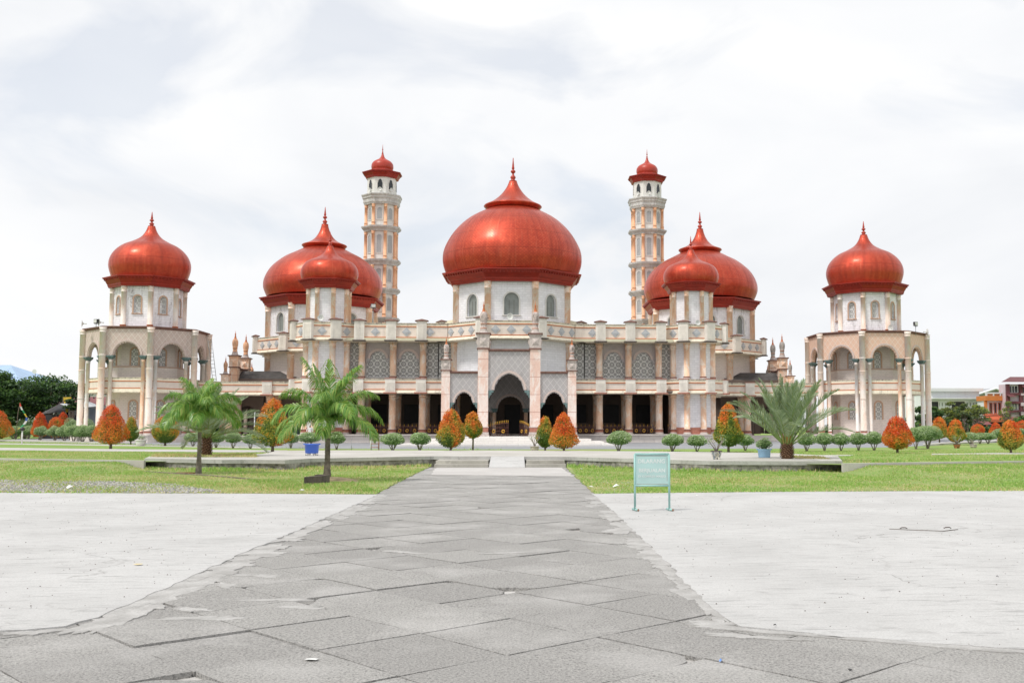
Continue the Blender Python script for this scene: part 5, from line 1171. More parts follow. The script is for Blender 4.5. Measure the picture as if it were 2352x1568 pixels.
def palm(px, ybase, ycrown, label, seed, fronds, L, zg=0.03, r0=.10, cs=.5, sc=1.0):
    g = gp(px, ybase, zg); c = at(px, ycrown, g.y); H = c.z-zg; rg = np.random.RandomState(seed)
    t = thing('palm_tree', (g.x, g.y, zg), label, 'palm tree')
    mb = MB(); h1 = H-cs; prof = []
    for i in range(26):
        q = i/25; prof.append((r0*(1.35-.5*min(1, q*2.2)+.10*(1 if i % 2 else -.4)*.5-.12*q), -.05+q*(h1+.05)))
    mb.lathe([(r, z+zg) for r, z in prof], 12, g.x, g.y); mb.build('trunk', [TRK], t)
    mb = MB(); mb.lathe([(r0*.80, zg+h1-.01), (r0*.92, zg+h1+.1), (r0*.7, zg+h1+cs*.5), (r0*.5, zg+H), (r0*.35, zg+H+.15)], 12, g.x, g.y); mb.build('crownshaft', [SHAFT], t)
    for (az, el, k, sag) in fronds:
        f = frond((g.x, g.y, zg+H-.02+rg.uniform(-.05, .08)), R(az), R(el), L*k*.96, sag*1.15, .58*sc, 72, P_GR, rg, bare=.07, vang=.05, droop=1.15, tip=.55, wl=.027*sc)
        f.build('frond', P_GR+[STALK], t)
    if cs > .4:
        mb = MB()
        for i in range(9):
            a = rg.uniform(0, 6.3); mb.tube([(g.x, g.y, zg+h1+.02), (g.x+.2*math.cos(a), g.y+.2*math.sin(a), zg+h1+.12), (g.x+.5*math.cos(a), g.y+.5*math.sin(a), zg+h1+.1+rg.uniform(-.05, .12))], [.012, .008, .004], 4)
        mb.build('flower_stalk', [STALK], t)
    return g, t
fa = [(0, 42, 1, 1.9), (28, 18, .95, 1.6), (58, 45, 1, 1.7), (95, 58, .95, 1.5), (128, 42, 1, 1.9), (160, 22, 1.02, 1.5), (188, 45, 1, 2.0), (215, 12, .9, 1.5), (243, 40, .9, 1.9), (275, 25, .8, 1.9), (305, 45, .95, 1.9), (335, 15, 1.0, 1.5), (80, 82, 1.0, .5), (200, 74, 1.05, .8), (-20, 70, 1.0, 1.0), (140, 76, .95, .7), (15, 60, 1.0, 1.7), (175, 60, 1.0, 1.7), (270, 62, .9, 1.9), (320, 70, .9, 1.4)]
gB, tB = palm(751, 1104, 966, 'tall front palm with drooping green fronds beside the concrete planter block', 41, fa, 1.95)
fb_ = [(5, 48, 1, 2.2), (35, 30, .95, 1.9), (62, 50, 1, 2), (100, 60, .95, 1.8), (132, 48, 1, 2.2), (165, 30, 1.0, 1.9), (190, 50, 1, 2.3), (222, 25, .9, 1.8), (250, 48, .9, 2.2), (282, 35, .85, 2.2), (312, 50, .95, 2.2), (340, 28, 1.0, 1.9), (70, 78, .9, 1.2), (210, 76, .9, 1.4), (-30, 72, .9, 1.4), (20, 62, 1, 2), (178, 62, 1, 2), (265, 66, .9, 2), (300, 62, .9, 2)]
gA, tA = palm(456, 1088, 957, 'smaller bright green palm with a round drooping crown in front of the left walkway', 42, fb_, 1.72, r0=.085, sc=.95)
def date_palm(px, ybase, ytop, label, seed, L, zg, nf, boot=.5, rb=.28, spread=(20, 80)):
    g = gp(px, ybase, zg); rg = np.random.RandomState(seed); t = thing('date_palm', (g.x, g.y, zg), label, 'palm tree')
    mb = MB(); mb.lathe([(rb*.92, zg-.03), (rb*1.05, zg+.1), (rb*1.02, zg+boot*.6), (rb*.72, zg+boot), (rb*.3, zg+boot*1.15)], 14, g.x, g.y)
    for i in range(120):
        a = i*2.399; h = (i/120)*boot; r = rb*1.02-.10*max(0, h-boot*.6)/boot; c, s = math.cos(a), math.sin(a)
        p = Vector((g.x+c*r, g.y+s*r, zg+h)); t1 = Vector((-s, c, 0)); o_ = Vector((c, s, .9)).normalized()
        mb.face([p-t1*.05, p+t1*.05, p+o_*.11+t1*.03, p+o_*.11-t1*.03], 0); mb.face([p+o_*.11+t1*.03, p+o_*.11-t1*.03, p+Vector((0, 0, .12))-t1*.03, p+Vector((0, 0, .12))+t1*.03], 0)
    mb.build('trunk', [BOOT], t)
    mb = MB()
    for i in range(16):
        a = i*2.399; c, s = math.cos(a), math.sin(a); mb.tube([(g.x+c*rb*.5, g.y+s*rb*.5, zg+boot*.75), (g.x+c*rb*.75, g.y+s*rb*.75, zg+boot*1.35), (g.x+c*rb*1.1, g.y+s*rb*1.1, zg+boot*1.9)], [.06, .035, .018], 5)
    mb.build('leaf_base', [BOOTO], t)
    for i in range(nf):
        az = i*137.5+rg.uniform(-12, 12); q = (i+.5)/nf; el = spread[0]+(spread[1]-spread[0])*q**.8
        f = frond((g.x+.1*math.cos(R(az)), g.y+.1*math.sin(R(az)), zg+boot*.95), R(az), R(el+rg.uniform(-5, 5)), L*(1.0-.12*q+rg.uniform(-.08, .05)), .75+.2*(1-q), .42, 92, D_GR, rg, bare=.2, vang=.5, droop=.06, tip=.62, wl=.019, stalkr=.026)
        f.build('frond', D_GR+[STALK], t)
    return g
date_palm(1808, 1053, 855, 'date palm with stiff grey-green fronds and stubby brown trunk beside the light blue tub', 51, 2.9, .40, 36, .5, .2, (33, 87))
date_palm(474, 1047, 880, 'date palm with grey-green fronds half hidden behind the smaller bright palm', 52, 2.6, .40, 34, .75, .17, (8, 80))
# planter blocks, kerb scraps by the palms
CONC = concrete('old_block_concrete', (.20, .16, .13), (.07, .06, .055), 3, .8, True, 50)
a = gp(698, 1116, .03); b = gp(741, 1113, .03); mb = MB()
mb.prism([(a.x, a.y), (b.x, b.y+.1), (b.x+.05, b.y+.75), (a.x+.05, a.y+.6)], 0, .27, 0); o = mb.build('concrete_block', [CONC], None, (a.x, a.y, 0)); tag(o, 'low blackened concrete planter block left of the front palm trunk', 'block')
a = gp(722, 1100, .03); mb = MB(); mb.prism(rough([(a.x, a.y), (a.x+.45, a.y+.05), (a.x+.42, a.y+.4), (a.x+.02, a.y+.35)], .12, .03), 0, .16, 0); o = mb.build('broken_slab', [CONC], None, (a.x, a.y, 0)); tag(o, 'small dark broken slab right behind the planter block at the front palm', 'slab')
mb = MB(); mb.lathe([(.85, .03), (.6, .09), (.3, .14), (.05, .16)], 16, 0, 0); o = place('soil_mound', mb.mesh('soil_mound', [SOIL]), None, (gB.x+.18, gB.y-.15, 0)); o.scale = (1, .7, 1); structure(o)
a = gp(428, 1087, .03); mb = MB(); mb.prism(rough([(a.x-.35, a.y), (a.x+.25, a.y-.1), (a.x+.3, a.y+.05), (a.x-.1, a.y+.2)], .1, .03), .02, .07, 0); o = mb.build('rusty_scrap', [plain('rust', (.22, .10, .05), .9, .4, 12)], None, (a.x, a.y, 0)); tag(o, 'rusty brown scrap lying in the grass left of the smaller palm', 'scrap')
mb = MB(); a, b = gp(330, 1083, .03), gp(640, 1106, .03); mb.tube([(a.x, a.y, .04), ((a.x+b.x)/2, (a.y+b.y)/2+.3, .05), (b.x, b.y, .04)], .025, 5); o = mb.build('pipe', [plain('old_pipe', (.2, .17, .13), .9, .3, 5)], None, (a.x, a.y, 0)); tag(o, 'thin old pipe lying across the left lawn between the two palms', 'pipe')
# ================================================================ sign
SG = plain('turquoise_paint', (.32, .54, .51), .55, .12, 5, st=.15); SGP = plain('faded_turquoise_board', (.42, .60, .58), .65, .1, 2, st=.05); RUST = plain('rusty_edge', (.30, .18, .12), .9, .4, 20)
g = gp(1498, 1172, .018); zd = g.y; w = .655
sg_ = thing('warning_sign', (g.x, g.y, .018), 'faded turquoise metal sign board on two pipe legs standing on the plaza', 'sign')
fr = Fr(g.x, g.y, -90-2.0); zb, zt = .49, 1.085
mb = MB()
for s in (-w/2, w/2):
    mb.tube([fr.p(s, 0, .04), fr.p(s, 0, zt)], .021, 8)
mb.tube([fr.p(-w/2, 0, zt), fr.p(w/2, 0, zt)], .021, 8); mb.tube([fr.p(-w/2, 0, zb), fr.p(w/2, 0, zb)], .021, 8); mb.build('frame', [SG], sg_)
mb = MB()
for s in (-w/2, w/2): mb.tube([fr.p(s+.05, .14, .04), fr.p(s-.03, -.14, .04)], .022, 8, 0)
mb.build('foot', [SG], sg_)
mb = MB()
for s in (-w/2, w/2): mb.tube([fr.p(s+.053, .149, .04), fr.p(s+.0505, .1405, .04)], .0225, 8, 0)
for (s0, s1, z0, z1) in ((-.28, .28, zt-.035, zt-.031), (-.29, .3, zb+.02, zb+.026), (.285, .289, zb+.08, zt-.06), (-.2, -.05, zt+.016, zt+.021)): fbox(mb, fr, s0, s1, .001, .007, z0, z1)
mb.build('rust_edge', [RUST], sg_)
mb = MB(); fbox(mb, fr, -w/2+.015, w/2-.015, -.006, .004, zb+.015, zt-.015); pn = mb.build('board', [SGP], sg_)
LET = plain('faded_white_lettering', (.66, .73, .71), .7, .12, 9)
def text(body, s, z, size, parent, fr, mat, d=.0065, bold=.006):
    cu = bpy.data.curves.new('lettering', 'FONT'); cu.body = body; cu.size = size; cu.align_x = 'CENTER'; cu.offset = bold; cu.extrude = .0005; cu.space_character = 1.02
    ob = bpy.data.objects.new('tmp', cu); col.objects.link(ob); bpy.context.view_layer.update()
    me = bpy.data.meshes.new_from_object(ob.evaluated_get(bpy.context.evaluated_depsgraph_get())); bpy.data.objects.remove(ob); me.materials.clear(); me.materials.append(mat); me.name = 'lettering'
    o = bpy.data.objects.new('lettering', me); col.objects.link(o); o.parent = parent; p = Vector(fr.p(s, d, z)); o.location = p-WO[parent.name]; o.rotation_euler = (R(90), 0, fr.phi+R(90)); WO[o.name] = p; return o
text('DILARANG', -.01, .915, .105, pn, fr, LET, bold=.003); text('BERJUALAN', .0, .745, .096, pn, fr, LET, bold=.003); text('DI KOMPLEK MASJID', .0, .645, .057, pn, fr, LET, bold=.0012)
# ================================================================ tubs, pots, stand
def tub(px, ybase, zg, r, h, mat, label, name='plastic_tub', legs=False, plant=None, seed=1):
    g = gp(px, ybase, zg); t = thing(name, (g.x, g.y, zg), label, 'tub'); z0 = zg+(.09 if legs else 0)
    mb = MB(); mb.lathe([(r*.86, z0), (r*.9, z0+.02), (r*.98, z0+h*.85), (r*1.0, z0+h*.86), (r*1.05, z0+h*.9), (r*1.05, z0+h), (r*.97, z0+h), (r*.93, z0+h*.8), (r*.9, z0+h*.78)], 28, g.x, g.y, capb=True); mb.build('body', [mat], t)
    mb = MB()
    for s in (-1, 1): mb.box(g.x+s*r*1.04-.035, g.x+s*r*1.04+.035, g.y-.06, g.y+.06, z0+h*.9, z0+h*1.03)
    mb.build('handle', [mat], t)
    if legs:
        mb = MB()
        for i in range(6):
            a = i*math.pi/3; x, y = g.x+r*.85*math.cos(a), g.y+r*.85*math.sin(a); mb.tube([(x, y, zg), (x*.5+g.x*.5, y*.5+g.y*.5, z0)], .012, 5); mb.tube([(x, y, zg), (x, y, z0)], .01, 5)
        mb.build('stand', [mt['steel']], t)
    return g
g1 = tub(716, 1045.5, .405, .30, .40, plain('blue_plastic', (.05, .14, .58), .35, .06, 2), 'dark blue plastic tub on a low wire stand left of the front palm', legs=True)
g2 = tub(1755.5, 1050, .405, .255, .33, plain('light_blue_plastic', (.30, .50, .70), .45, .08, 2), 'light blue plastic tub with a small shrub in it beside the date palm')
shrub(g2.x, g2.y, .46, .66, 301, 'small green shrub growing in the light blue tub', z=.68, trunk=.12, dark=.1, n=600, name='potted_shrub', group=None, leaf=.08)
def pot(px, ybase, zg, r, h, mats, label, kind, seed, feet=True, square=False, ph=.6, pw=.6, leafy=True):
    g = gp(px, ybase, zg); t = thing('flower_pot', (g.x, g.y, zg), label, 'pot'); mb = MB(); n = 6 if square else 20; z0 = zg+(.05 if feet else 0)
    mb.lathe([(r*.6, z0), (r*.78, z0+h*.25), (r*.9, z0+h*.6), (r*.88, z0+h*.86)], n, g.x, g.y, sm=not square, capb=True); 
    mb.build('body', [mats[0]], t); mb = MB(); mb.lathe([(r*.86, z0+h*.86), (r*1.04, z0+h*.88), (r*1.04, z0+h), (r*.85, z0+h), (r*.8, z0+h*.9)], n, g.x, g.y, sm=not square, capb=True); mb.build('rim', [mats[1]], t)
    if feet:
        mb = MB()
        for i in range(4): a = math.pi/4+i*math.pi/2; mb.lathe([(.05, zg), (.06, z0+.02)], 6, g.x+r*.5*math.cos(a), g.y+r*.5*math.sin(a))
        mb.build('foot', [mats[0]], t)
    rg = np.random.RandomState(seed); z1 = z0+h-.03; b = thing('bonsai' if leafy else 'bare_plant', (g.x, g.y, z1), kind, 'plant'); ex = MB(); tips = []
    for i in range(7):
        a = rg.uniform(0, 6.28); k = rg.uniform(.25, .5)*pw; p1 = (k*.4*math.cos(a), k*.4*math.sin(a), ph*.35); p2 = (k*math.cos(a+.4), k*math.sin(a+.4), ph*.7); p3 = (k*1.05*math.cos(a+.7), k*1.05*math.sin(a+.7), ph*rg.uniform(.85, 1.0))
        ex.tube([(0, 0, -.02), p1, p2, p3], [.03, .02, .013, .006], 5, 3); tips += [p2, p3]
    n = 170 if leafy else 36; tp = np.array(tips); pts = tp[rg.randint(len(tips), size=n)]+rg.normal(0, .07*pw/.6, (n, 3)); nr = rg.normal(size=(n, 3)); nr[:, 2] += .4
    me = leafmesh('foliage', pts, nr, .06, .5, L_GR[:3]+[BARKP], rg.randint(0, 3, n), ex); place('foliage', me, b, (g.x, g.y, z1))
def patterned(name):
    m, nt, b = newmat(name); P = geo(nt); v = N(nt, 'ShaderNodeTexVoronoi'); v.inputs['Scale'].default_value = 11; nt.links.new(P, v.inputs['Vector'])
    r_ = ramp(nt, v.outputs['Color'], [(.3, (.6, .58, .5)), (.5, (.55, .5, .35)), (.6, (.08, .12, .16)), (.75, (.62, .6, .55))]); nt.links.new(r_.outputs[0], b.inputs['Base Color']); b.inputs['Roughness'].default_value = .4; return m
pot(1645.5, 1054, .405, .215, .27, [patterned('mosaic_glaze'), mt['darkbase']], 'mosaic glazed pot on little feet with a dark rim on the platform', 'twisted grey-green bonsai growing in the mosaic glazed pot', 61, square=True, ph=.55, pw=.7)
pot(1228, 1036.5, zU, .25, .28, [mt['basewhite'], mt['basewhite']], 'worn white bowl-shaped pot at the right end of the entrance path', 'nearly bare twiggy plant in the worn white bowl by the entrance', 62, feet=False, ph=.65, pw=.62, leafy=False)
pot(2198, 1029, zU, .23, .22, [plain('terracotta', (.42, .17, .07), .8, .2, 5), mt['darkbase']], 'low terracotta pot below the red-orange bush at right', 'small pale twiggy plant in the terracotta pot', 63, ph=.5, pw=.55)
pot(2236, 1028, zU, .24, .22, [mt['basewhite'], mt['basewhite']], 'round whitish pot on the lawn left of the golden bush', 'bare twiggy plant in the round whitish pot at right', 64, feet=False, ph=.4, pw=.5, leafy=False)
pot(323, 1024, zU, .36, .42, [mt['paint_white'], mt['paint_white']], 'square-looking white pot on the drive edge in front of the left tower', 'low plant with pink flowers in the white pot at the left tower', 65, feet=False, ph=.25, pw=.7)
g = gp(861, 1034, zU); t = thing('washstand', (g.x, g.y, zU), 'small dark red metal washstand with steel basin at the drive edge', 'stand'); k = g.y/F
mb = MB(); W_ = 17*k; 
for sx in (-1, 1):
    for sy in (-1, 1): mb.tube([(g.x+sx*W_/2, g.y+sy*.15, zU), (g.x+sx*W_/2, g.y+sy*.15, zU+24*k)], .018, 5, 1 if sx < 0 else 0)
for zz in (7, 15, 24):
    for sy in (-1, 1): mb.tube([(g.x-W_/2, g.y+sy*.15, zU+zz*k), (g.x+W_/2, g.y+sy*.15, zU+zz*k)], .016, 5, 0)
mb.tube([(g.x-W_/2, g.y+.15, zU), (g.x-W_/2, g.y+.15, zU+32*k), (g.x-W_/4, g.y+.15, zU+32*k)], .018, 5, 1); mb.build('frame', [mt['basepink'], mt['paint_white']], t)
mb = MB(); mb.lathe([(.03, zU+16*k), (.06, zU+20*k), (W_*.42, zU+25*k), (W_*.44, zU+25.5*k)], 14, g.x, g.y, capt=False); mb.build('basin', [mt['steel']], t)
mb = MB(); g = gp(807, 1034, zU); mb.tube([(g.x, g.y, zU), (g.x, g.y, zU+.6), (g.x+.05, g.y, zU+.62)], .015, 5); o = mb.build('tap_pipe', [mt['steel']], None, (g.x, g.y, zU)); tag(o, 'thin standpipe at the drive edge between palm trunk and washstand', 'pipe')
# marker post, flag, water tank, parked motorbike shapes
g = gp(50, 1019, zU); mb = MB(); mb.tube([(g.x, g.y, zU), (g.x, g.y, zU+1.0)], .055, 8, 0); mb.lathe([(.05, zU+1.0), (.17, zU+1.05), (.19, zU+1.15), (.12, zU+1.26), (.02, zU+1.3)], 12, g.x, g.y, m=1); o = mb.build('garden_light', [mt['paint_white'], mt['black']], None, (g.x, g.y, zU)); tag(o, 'white garden light post with black head among the shrubs at far left', 'lamp post')
g = gp(36, 1010, zU); t = thing('flag_streamer', (g.x, g.y, zU), 'long multicoloured streamer flag hanging from a thin pole at far left', 'flag'); k = g.y/F
mb = MB(); mb.tube([(g.x, g.y, zU), (g.x+.1, g.y, zU+60*k), (g.x+6*k, g.y, zU+82*k)], .03, 5); mb.build('pole', [BARK], t)
fm = [plain('flag_'+n_, c, .8, .05, 3) for n_, c in (('red', (.6, .05, .04)), ('white', (.7, .7, .68)), ('green', (.03, .30, .12)), ('yellow', (.65, .45, .05)), ('blue', (.04, .10, .35)))]
mb = MB(); pts = [(6, 82, 2), (7, 74, 6), (11, 66, 6), (17, 58, 5), (22, 50, 4), (22, 42, 5), (17, 34, 5), (9, 27, 5), (0, 22, 1)]
for i in range(len(pts)-1):
    for j in range(3):
        f0, f1 = j/3, (j+1)/3; a, b = pts[i], pts[i+1]; q = [a[n_]*(1-f0)+b[n_]*f0 for n_ in range(3)]; p = [a[n_]*(1-f1)+b[n_]*f1 for n_ in range(3)]
        mb.face([(g.x+(q[0]-q[2]/2)*k, g.y+.1*math.sin(i), zU+q[1]*k), (g.x+(q[0]+q[2]/2)*k, g.y-.1, zU+q[1]*k), (g.x+(p[0]+p[2]/2)*k, g.y-.1, zU+p[1]*k), (g.x+(p[0]-p[2]/2)*k, g.y+.1*math.sin(i), zU+p[1]*k)], [0, 1, 2, 3, 4, 1, 2, 3][i])
mb.build('flag', fm, t)
g = at(264*.57422, 900, 118); mb = MB(); mb.face([(g.x-.3, g.y, 4.9), (g.x+.6, g.y, 4.9), (g.x+.3, g.y, 3.2), (g.x+.05, g.y, 3.2)], 0); mb.face([(g.x-.3, g.y+.02, 4.9), (g.x+.6, g.y+.02, 4.9), (g.x+.3, g.y+.02, 3.2), (g.x+.05, g.y+.02, 3.2)], 0); mb.tube([(g.x-.35, g.y, zU), (g.x-.3, g.y, 5)], .03, 5, 1); o = mb.build('pennant', [fm[3], BARK], None, (g.x, g.y, zU)); tag(o, 'yellow pennant on a pole in front of the blue-grey house at left', 'flag')
g = at(682, 985, 89.5); mb = MB(); mb.lathe([(.38, ZP), (.40, ZP+.1), (.42, ZP+.3), (.40, ZP+.32), (.42, ZP+.34), (.42, ZP+.6), (.40, ZP+.62), (.42, ZP+.64), (.42, ZP+.9), (.36, ZP+1.0), (.1, ZP+1.08)], 18, g.x, g.y); o = mb.build('water_tank', [mt['tank']], None, (g.x, g.y, ZP)); tag(o, 'dark green ribbed water tank beside the corner of the left pavilion', 'tank')
# person sitting on the plinth edge
def person():
    g = at(712, 985, 84.75); x, y = g.x, g.y; zs = ZP+.06
    t = thing('person', (x, y, zs), 'person in white shirt and cap sitting on the plinth edge behind a shrub', 'person')
    J = [(0, 0, .12), (0, .02, .34), (0, .03, .50), (0, .0, .60), (0, -.02, .72), (-.2, .03, .5), (-.25, -.08, .26), (-.16, -.28, .22), (.2, .03, .5), (.25, -.08, .26), (.16, -.28, .22), (-.1, -.08, .1), (-.12, -.42, .12), (-.12, -.44, -.30), (-.12, -.54, -.34), (.1, -.08, .1), (.12, -.42, .12), (.12, -.44, -.30), (.12, -.54, -.34)]
    E_ = [(0, 1), (1, 2), (2, 3), (3, 4), (2, 5), (5, 6), (6, 7), (2, 8), (8, 9), (9, 10), (0, 11), (11, 12), (12, 13), (13, 14), (0, 15), (15, 16), (16, 17), (17, 18)]
    RR = [.14, .15, .15, .055, .09, .06, .045, .035, .06, .045, .035, .09, .07, .045, .04, .09, .07, .045, .04]
    me = bpy.data.meshes.new('body'); me.from_pydata([(a, b, c) for a, b, c in J], E_, []); o = bpy.data.objects.new('body', me); col.objects.link(o)
    mo = o.modifiers.new('s', 'SKIN'); 
    if not me.skin_vertices: 
        bpy.context.view_layer.objects.active = o; o.select_set(True); bpy.ops.mesh.customdata_skin_add()
    for i, r in enumerate(RR): me.skin_vertices[0].data[i].radius = (r, r*.85)
    me.skin_vertices[0].data[0].use_root = True
    sb_ = o.modifiers.new('b', 'SUBSURF'); sb_.levels = 2; sb_.render_levels = 2
    bpy.context.view_layer.update(); m2 = bpy.data.meshes.new_from_object(o.evaluated_get(bpy.context.evaluated_depsgraph_get())); bpy.data.objects.remove(o)
    skin = plain('skin', (.30, .17, .11), .6, .05, 4); shirt = plain('white_cloth', (.72, .72, .72), .8, .05, 6); trou = plain('grey_trousers', (.14, .14, .16), .8, .1, 6)
    m2.materials.clear()
    for q in (skin, shirt, trou): m2.materials.append(q)
    for p in m2.polygons:
        c = p.center; p.use_smooth = True
        p.material_index = 1 if (.13 < c.z < .57 and c.y > -.2) else (2 if (c.z <= .2 and c.z > -.28 and abs(c.x) < .24 and c.y < .2) else 0)
    place('body', m2, t, (x, y, zs))
    mb = MB(); mb.lathe([(.1, .70), (.103, .76), (.09, .82), (.03, .84)], 14, 0, -.015); c = place('cap', mb.mesh('cap', [shirt]), t, (x, y, zs))
person()
# manhole cover, litter, stones
g = [gp(x, y, .018) for x, y in ((2042, 1214), (2168, 1219), (2201, 1215), (2094, 1207.5))]
mb = MB(); q4 = [(p.x, p.y) for p in g]; cxm = sum(p[0] for p in q4)/4; cym = sum(p[1] for p in q4)/4
mb.prism(q4, .0, .0195, 1); mb.prism([(cxm+(x-cxm)*.975, cym+(y-cym)*.96) for x, y in q4], .0, .024, 0)
for s in (-.35, .35): mb.tube([(cxm+s-.06, cym, .024), (cxm+s-.03, cym, .04), (cxm+s+.03, cym, .04), (cxm+s+.06, cym, .024)], .008, 5, 1)
o = mb.build('manhole_cover', [PLAZA, mt['darkbase']], None, (cxm, cym, .018)); tag(o, 'rectangular concrete manhole cover with two lifting rings in the right plaza', 'cover')
def scrap(px, py, z, s, c, label, name='paper_scrap', cat='litter', seed=0, h=.02):
    r_ = random.Random(seed+int(px)); g = gp(px, py, z); mb = MB(); n = 7; pts = [(g.x+s*math.cos(6.283*i/n)*r_.uniform(.5, 1), g.y+s*.8*math.sin(6.283*i/n)*r_.uniform(.5, 1), z+.004+r_.uniform(0, h)) for i in range(n)]
    cc = (g.x, g.y, z+h*1.4)
    for i in range(n): mb.face([pts[i], pts[(i+1) % n], cc], 0)
    o = mb.build(name, [c], None, (g.x, g.y, z)); tag(o, label, cat)
WP = plain('white_litter', (.75, .75, .73), .6, .05, 9)
scrap(717, 1516, .0, .07, WP, 'white plastic scrap on the stone paving at bottom left of centre', h=.012); scrap(319, 1296, .018, .07, plain('dry_leaf', (.62, .52, .28), .7, .1, 9), 'dry yellow leaf on the left plaza concrete', 'dry_leaf', 'leaf', h=.008)
scrap(158, 1123, .03, .12, WP, 'white bag scrap on the gravel at far left', h=.08); scrap(692, 1129, .03, .09, WP, 'white scrap at the lawn edge below the planter block', h=.05); scrap(1357, 1120, .03, .09, WP, 'small white scrap on the right lawn beside the path', h=.04); scrap(1415, 1120, .03, .10, WP, 'crumpled white bag on the right lawn left of the sign', h=.08)
scrap(1335, 1078, .03, .08, WP, 'white scrap on the right lawn near the platform steps', h=.04); scrap(1600, 1139, .018, .05, WP, 'tiny pale scrap on the plaza right of the sign', h=.02)
BL = plain('dark_stone', (.06, .06, .06), .9, .3, 9)
scrap(2291, 1325, .018, .018, BL, 'small black pebble on the right plaza', 'pebble', 'stone', h=.015); scrap(1953, 1541, .0, .02, BL, 'dark pebble on the paving at bottom right', 'pebble', 'stone', h=.014); scrap(1781, 1437, .018, .018, BL, 'grey pebble near the edge of the right plaza concrete', 'pebble', 'stone', h=.014)
scrap(1655, 1520, .0, .02, plain('blue_plastic_scrap', (.05, .2, .55), .4, .05, 9), 'tiny blue plastic scrap in a paving joint at bottom right', 'plastic_scrap', 'litter', h=.02)
# gravel patch, grass blades, mortar debris
rg = np.random.RandomState(9)
def scatter(name, n, poly_px, z, size, mats, label_kind, flat=True, seed=1, zz=None):
    rg = np.random.RandomState(seed); P_ = gpp(poly_px, z); xs = [p[0] for p in P_]; ys = [p[1] for p in P_]
    pts = []
    X_ = rg.uniform(min(xs), max(xs), n*3); Y_ = rg.uniform(min(ys), max(ys), n*3); ins = np.zeros(n*3, bool); j = len(P_)-1
    for i in range(len(P_)):
        xi, yi, xj, yj = *P_[i], *P_[j]; c = ((yi > Y_) != (yj > Y_)) & (X_ < (xj-xi)*(Y_-yi)/(yj-yi+1e-12)+xi); ins ^= c; j = i
    X_, Y_ = X_[ins][:n], Y_[ins][:n]; return X_, Y_
def stones(poly, n, z, size, mats, name, seed):
    X_, Y_ = scatter(name, n, poly, z, size, mats, None, seed=seed); rg = np.random.RandomState(seed); mb = MB()
    for x, y in zip(X_, Y_):
        s = size*rg.uniform(.4, 1.3); a = rg.uniform(0, 6.28); p = [(x+s*math.cos(a+k*2.09)*rg.uniform(.7, 1), y+s*math.sin(a+k*2.09)*rg.uniform(.7, 1), z) for k in range(3)]; t_ = (x, y, z+s*.8); mi = rg.randint(len(mats))
        for k in range(3): mb.face([p[k], p[(k+1) % 3], t_], mi)
    o = mb.build(name, mats); tag(o, kind='stuff'); return o
stones([(-300, 1140), (800, 1140), (700, 1200), (400, 1330), (200, 1420), (-300, 1460)], 700, .012, .011, [mt['darkbase'], plain('grit', (.32, .31, .30), .9, .2, 9)], 'grit', 7)
stones([(1400, 1140), (2700, 1140), (2700, 1500), (2352, 1490), (1720, 1440), (1560, 1330)], 800, .012, .011, [mt['darkbase'], plain('grit', (.32, .31, .30), .9, .2, 9)], 'grit', 8)
GV = [plain('gravel_light', (.50, .48, .46), .9, .2, 9), plain('gravel_grey', (.30, .29, .28), .9, .2, 9)]
stones([(-200, 1129), (60, 1130), (330, 1131), (520, 1130.5), (400, 1112), (240, 1105), (0, 1103), (-200, 1106)], 5200, .03, .045, GV, 'gravel', 3)
stones([(1300, 1076), (1400, 1132), (1500, 1130), (1420, 1080)], 300, .03, .02, GV, 'gravel_bits', 4)
stones([(400, 1350), (900, 1300), (1100, 1400), (700, 1450), (300, 1440)], 1500, -.034, .008, GV, 'mortar_crumbs', 5)
BLD = [leafm('blade_green', (.26, .46, .08), .3, .4), leafm('blade_light', (.42, .56, .16), .25, .4), leafm('blade_dry', (.60, .53, .25), .25, .3)]
def blades(poly, n, z, h, seed, dry=.15, name='grass'):
    X_, Y_ = scatter(name, n, poly, z, h, None, None, seed=seed); n = len(X_); rg = np.random.RandomState(seed)
    f = np.sin(X_*1.3+.7*np.sin(Y_*.9))*np.sin(Y_*1.1+1.3*np.sin(X_*.5)); keep = rg.rand(n) < .72+.3*f; X_, Y_, f = X_[keep], Y_[keep], f[keep]; n = len(X_)
    a = rg.uniform(0, 6.28, n); hh = h*rg.uniform(.4, 1.2, n)*(1+.35*f); w = .012+.5*hh*.22; V = np.empty((n, 3, 3))
    zb_ = (bankz(X_, Y_) if z < .1 else np.full(n, z)); V[:, 0] = np.stack([X_-w*np.cos(a), Y_-w*np.sin(a), zb_-.005], 1); V[:, 1] = np.stack([X_+w*np.cos(a), Y_+w*np.sin(a), zb_-.005], 1); V[:, 2] = np.stack([X_+rg.normal(0, .45, n)*hh, Y_+rg.normal(0, .45, n)*hh, zb_+hh], 1)
    me = bpy.data.meshes.new(name); me.vertices.add(3*n); me.vertices.foreach_set('co', V.ravel()); me.loops.add(3*n); me.loops.foreach_set('vertex_index', np.arange(3*n)); me.polygons.add(n); me.polygons.foreach_set('loop_start', np.arange(0, 3*n, 3))
    for m_ in BLD: me.materials.append(m_)
    f2 = np.sin(X_*.37+1.1*np.sin(Y_*.5+1))*np.sin(Y_*.45+.8*np.sin(X_*.23)); d = dry-.2*f+.55*np.clip(f2-.15, 0, 1)+rg.normal(0, .12, n); me.polygons.foreach_set('material_index', np.where(rg.rand(n) < np.clip(d, .03, .9), 2, rg.randint(0, 2, n)).astype(np.int32)); me.update(); o = place(name, me); o['kind'] = 'stuff'; return o
blades([(0-60, 1131), (450, 1132), (864, 1134), (950, 1090), (985, 1073), (720, 1080), (330, 1072), (-60, 1062)], 60000, .03, .042, 21, .24)
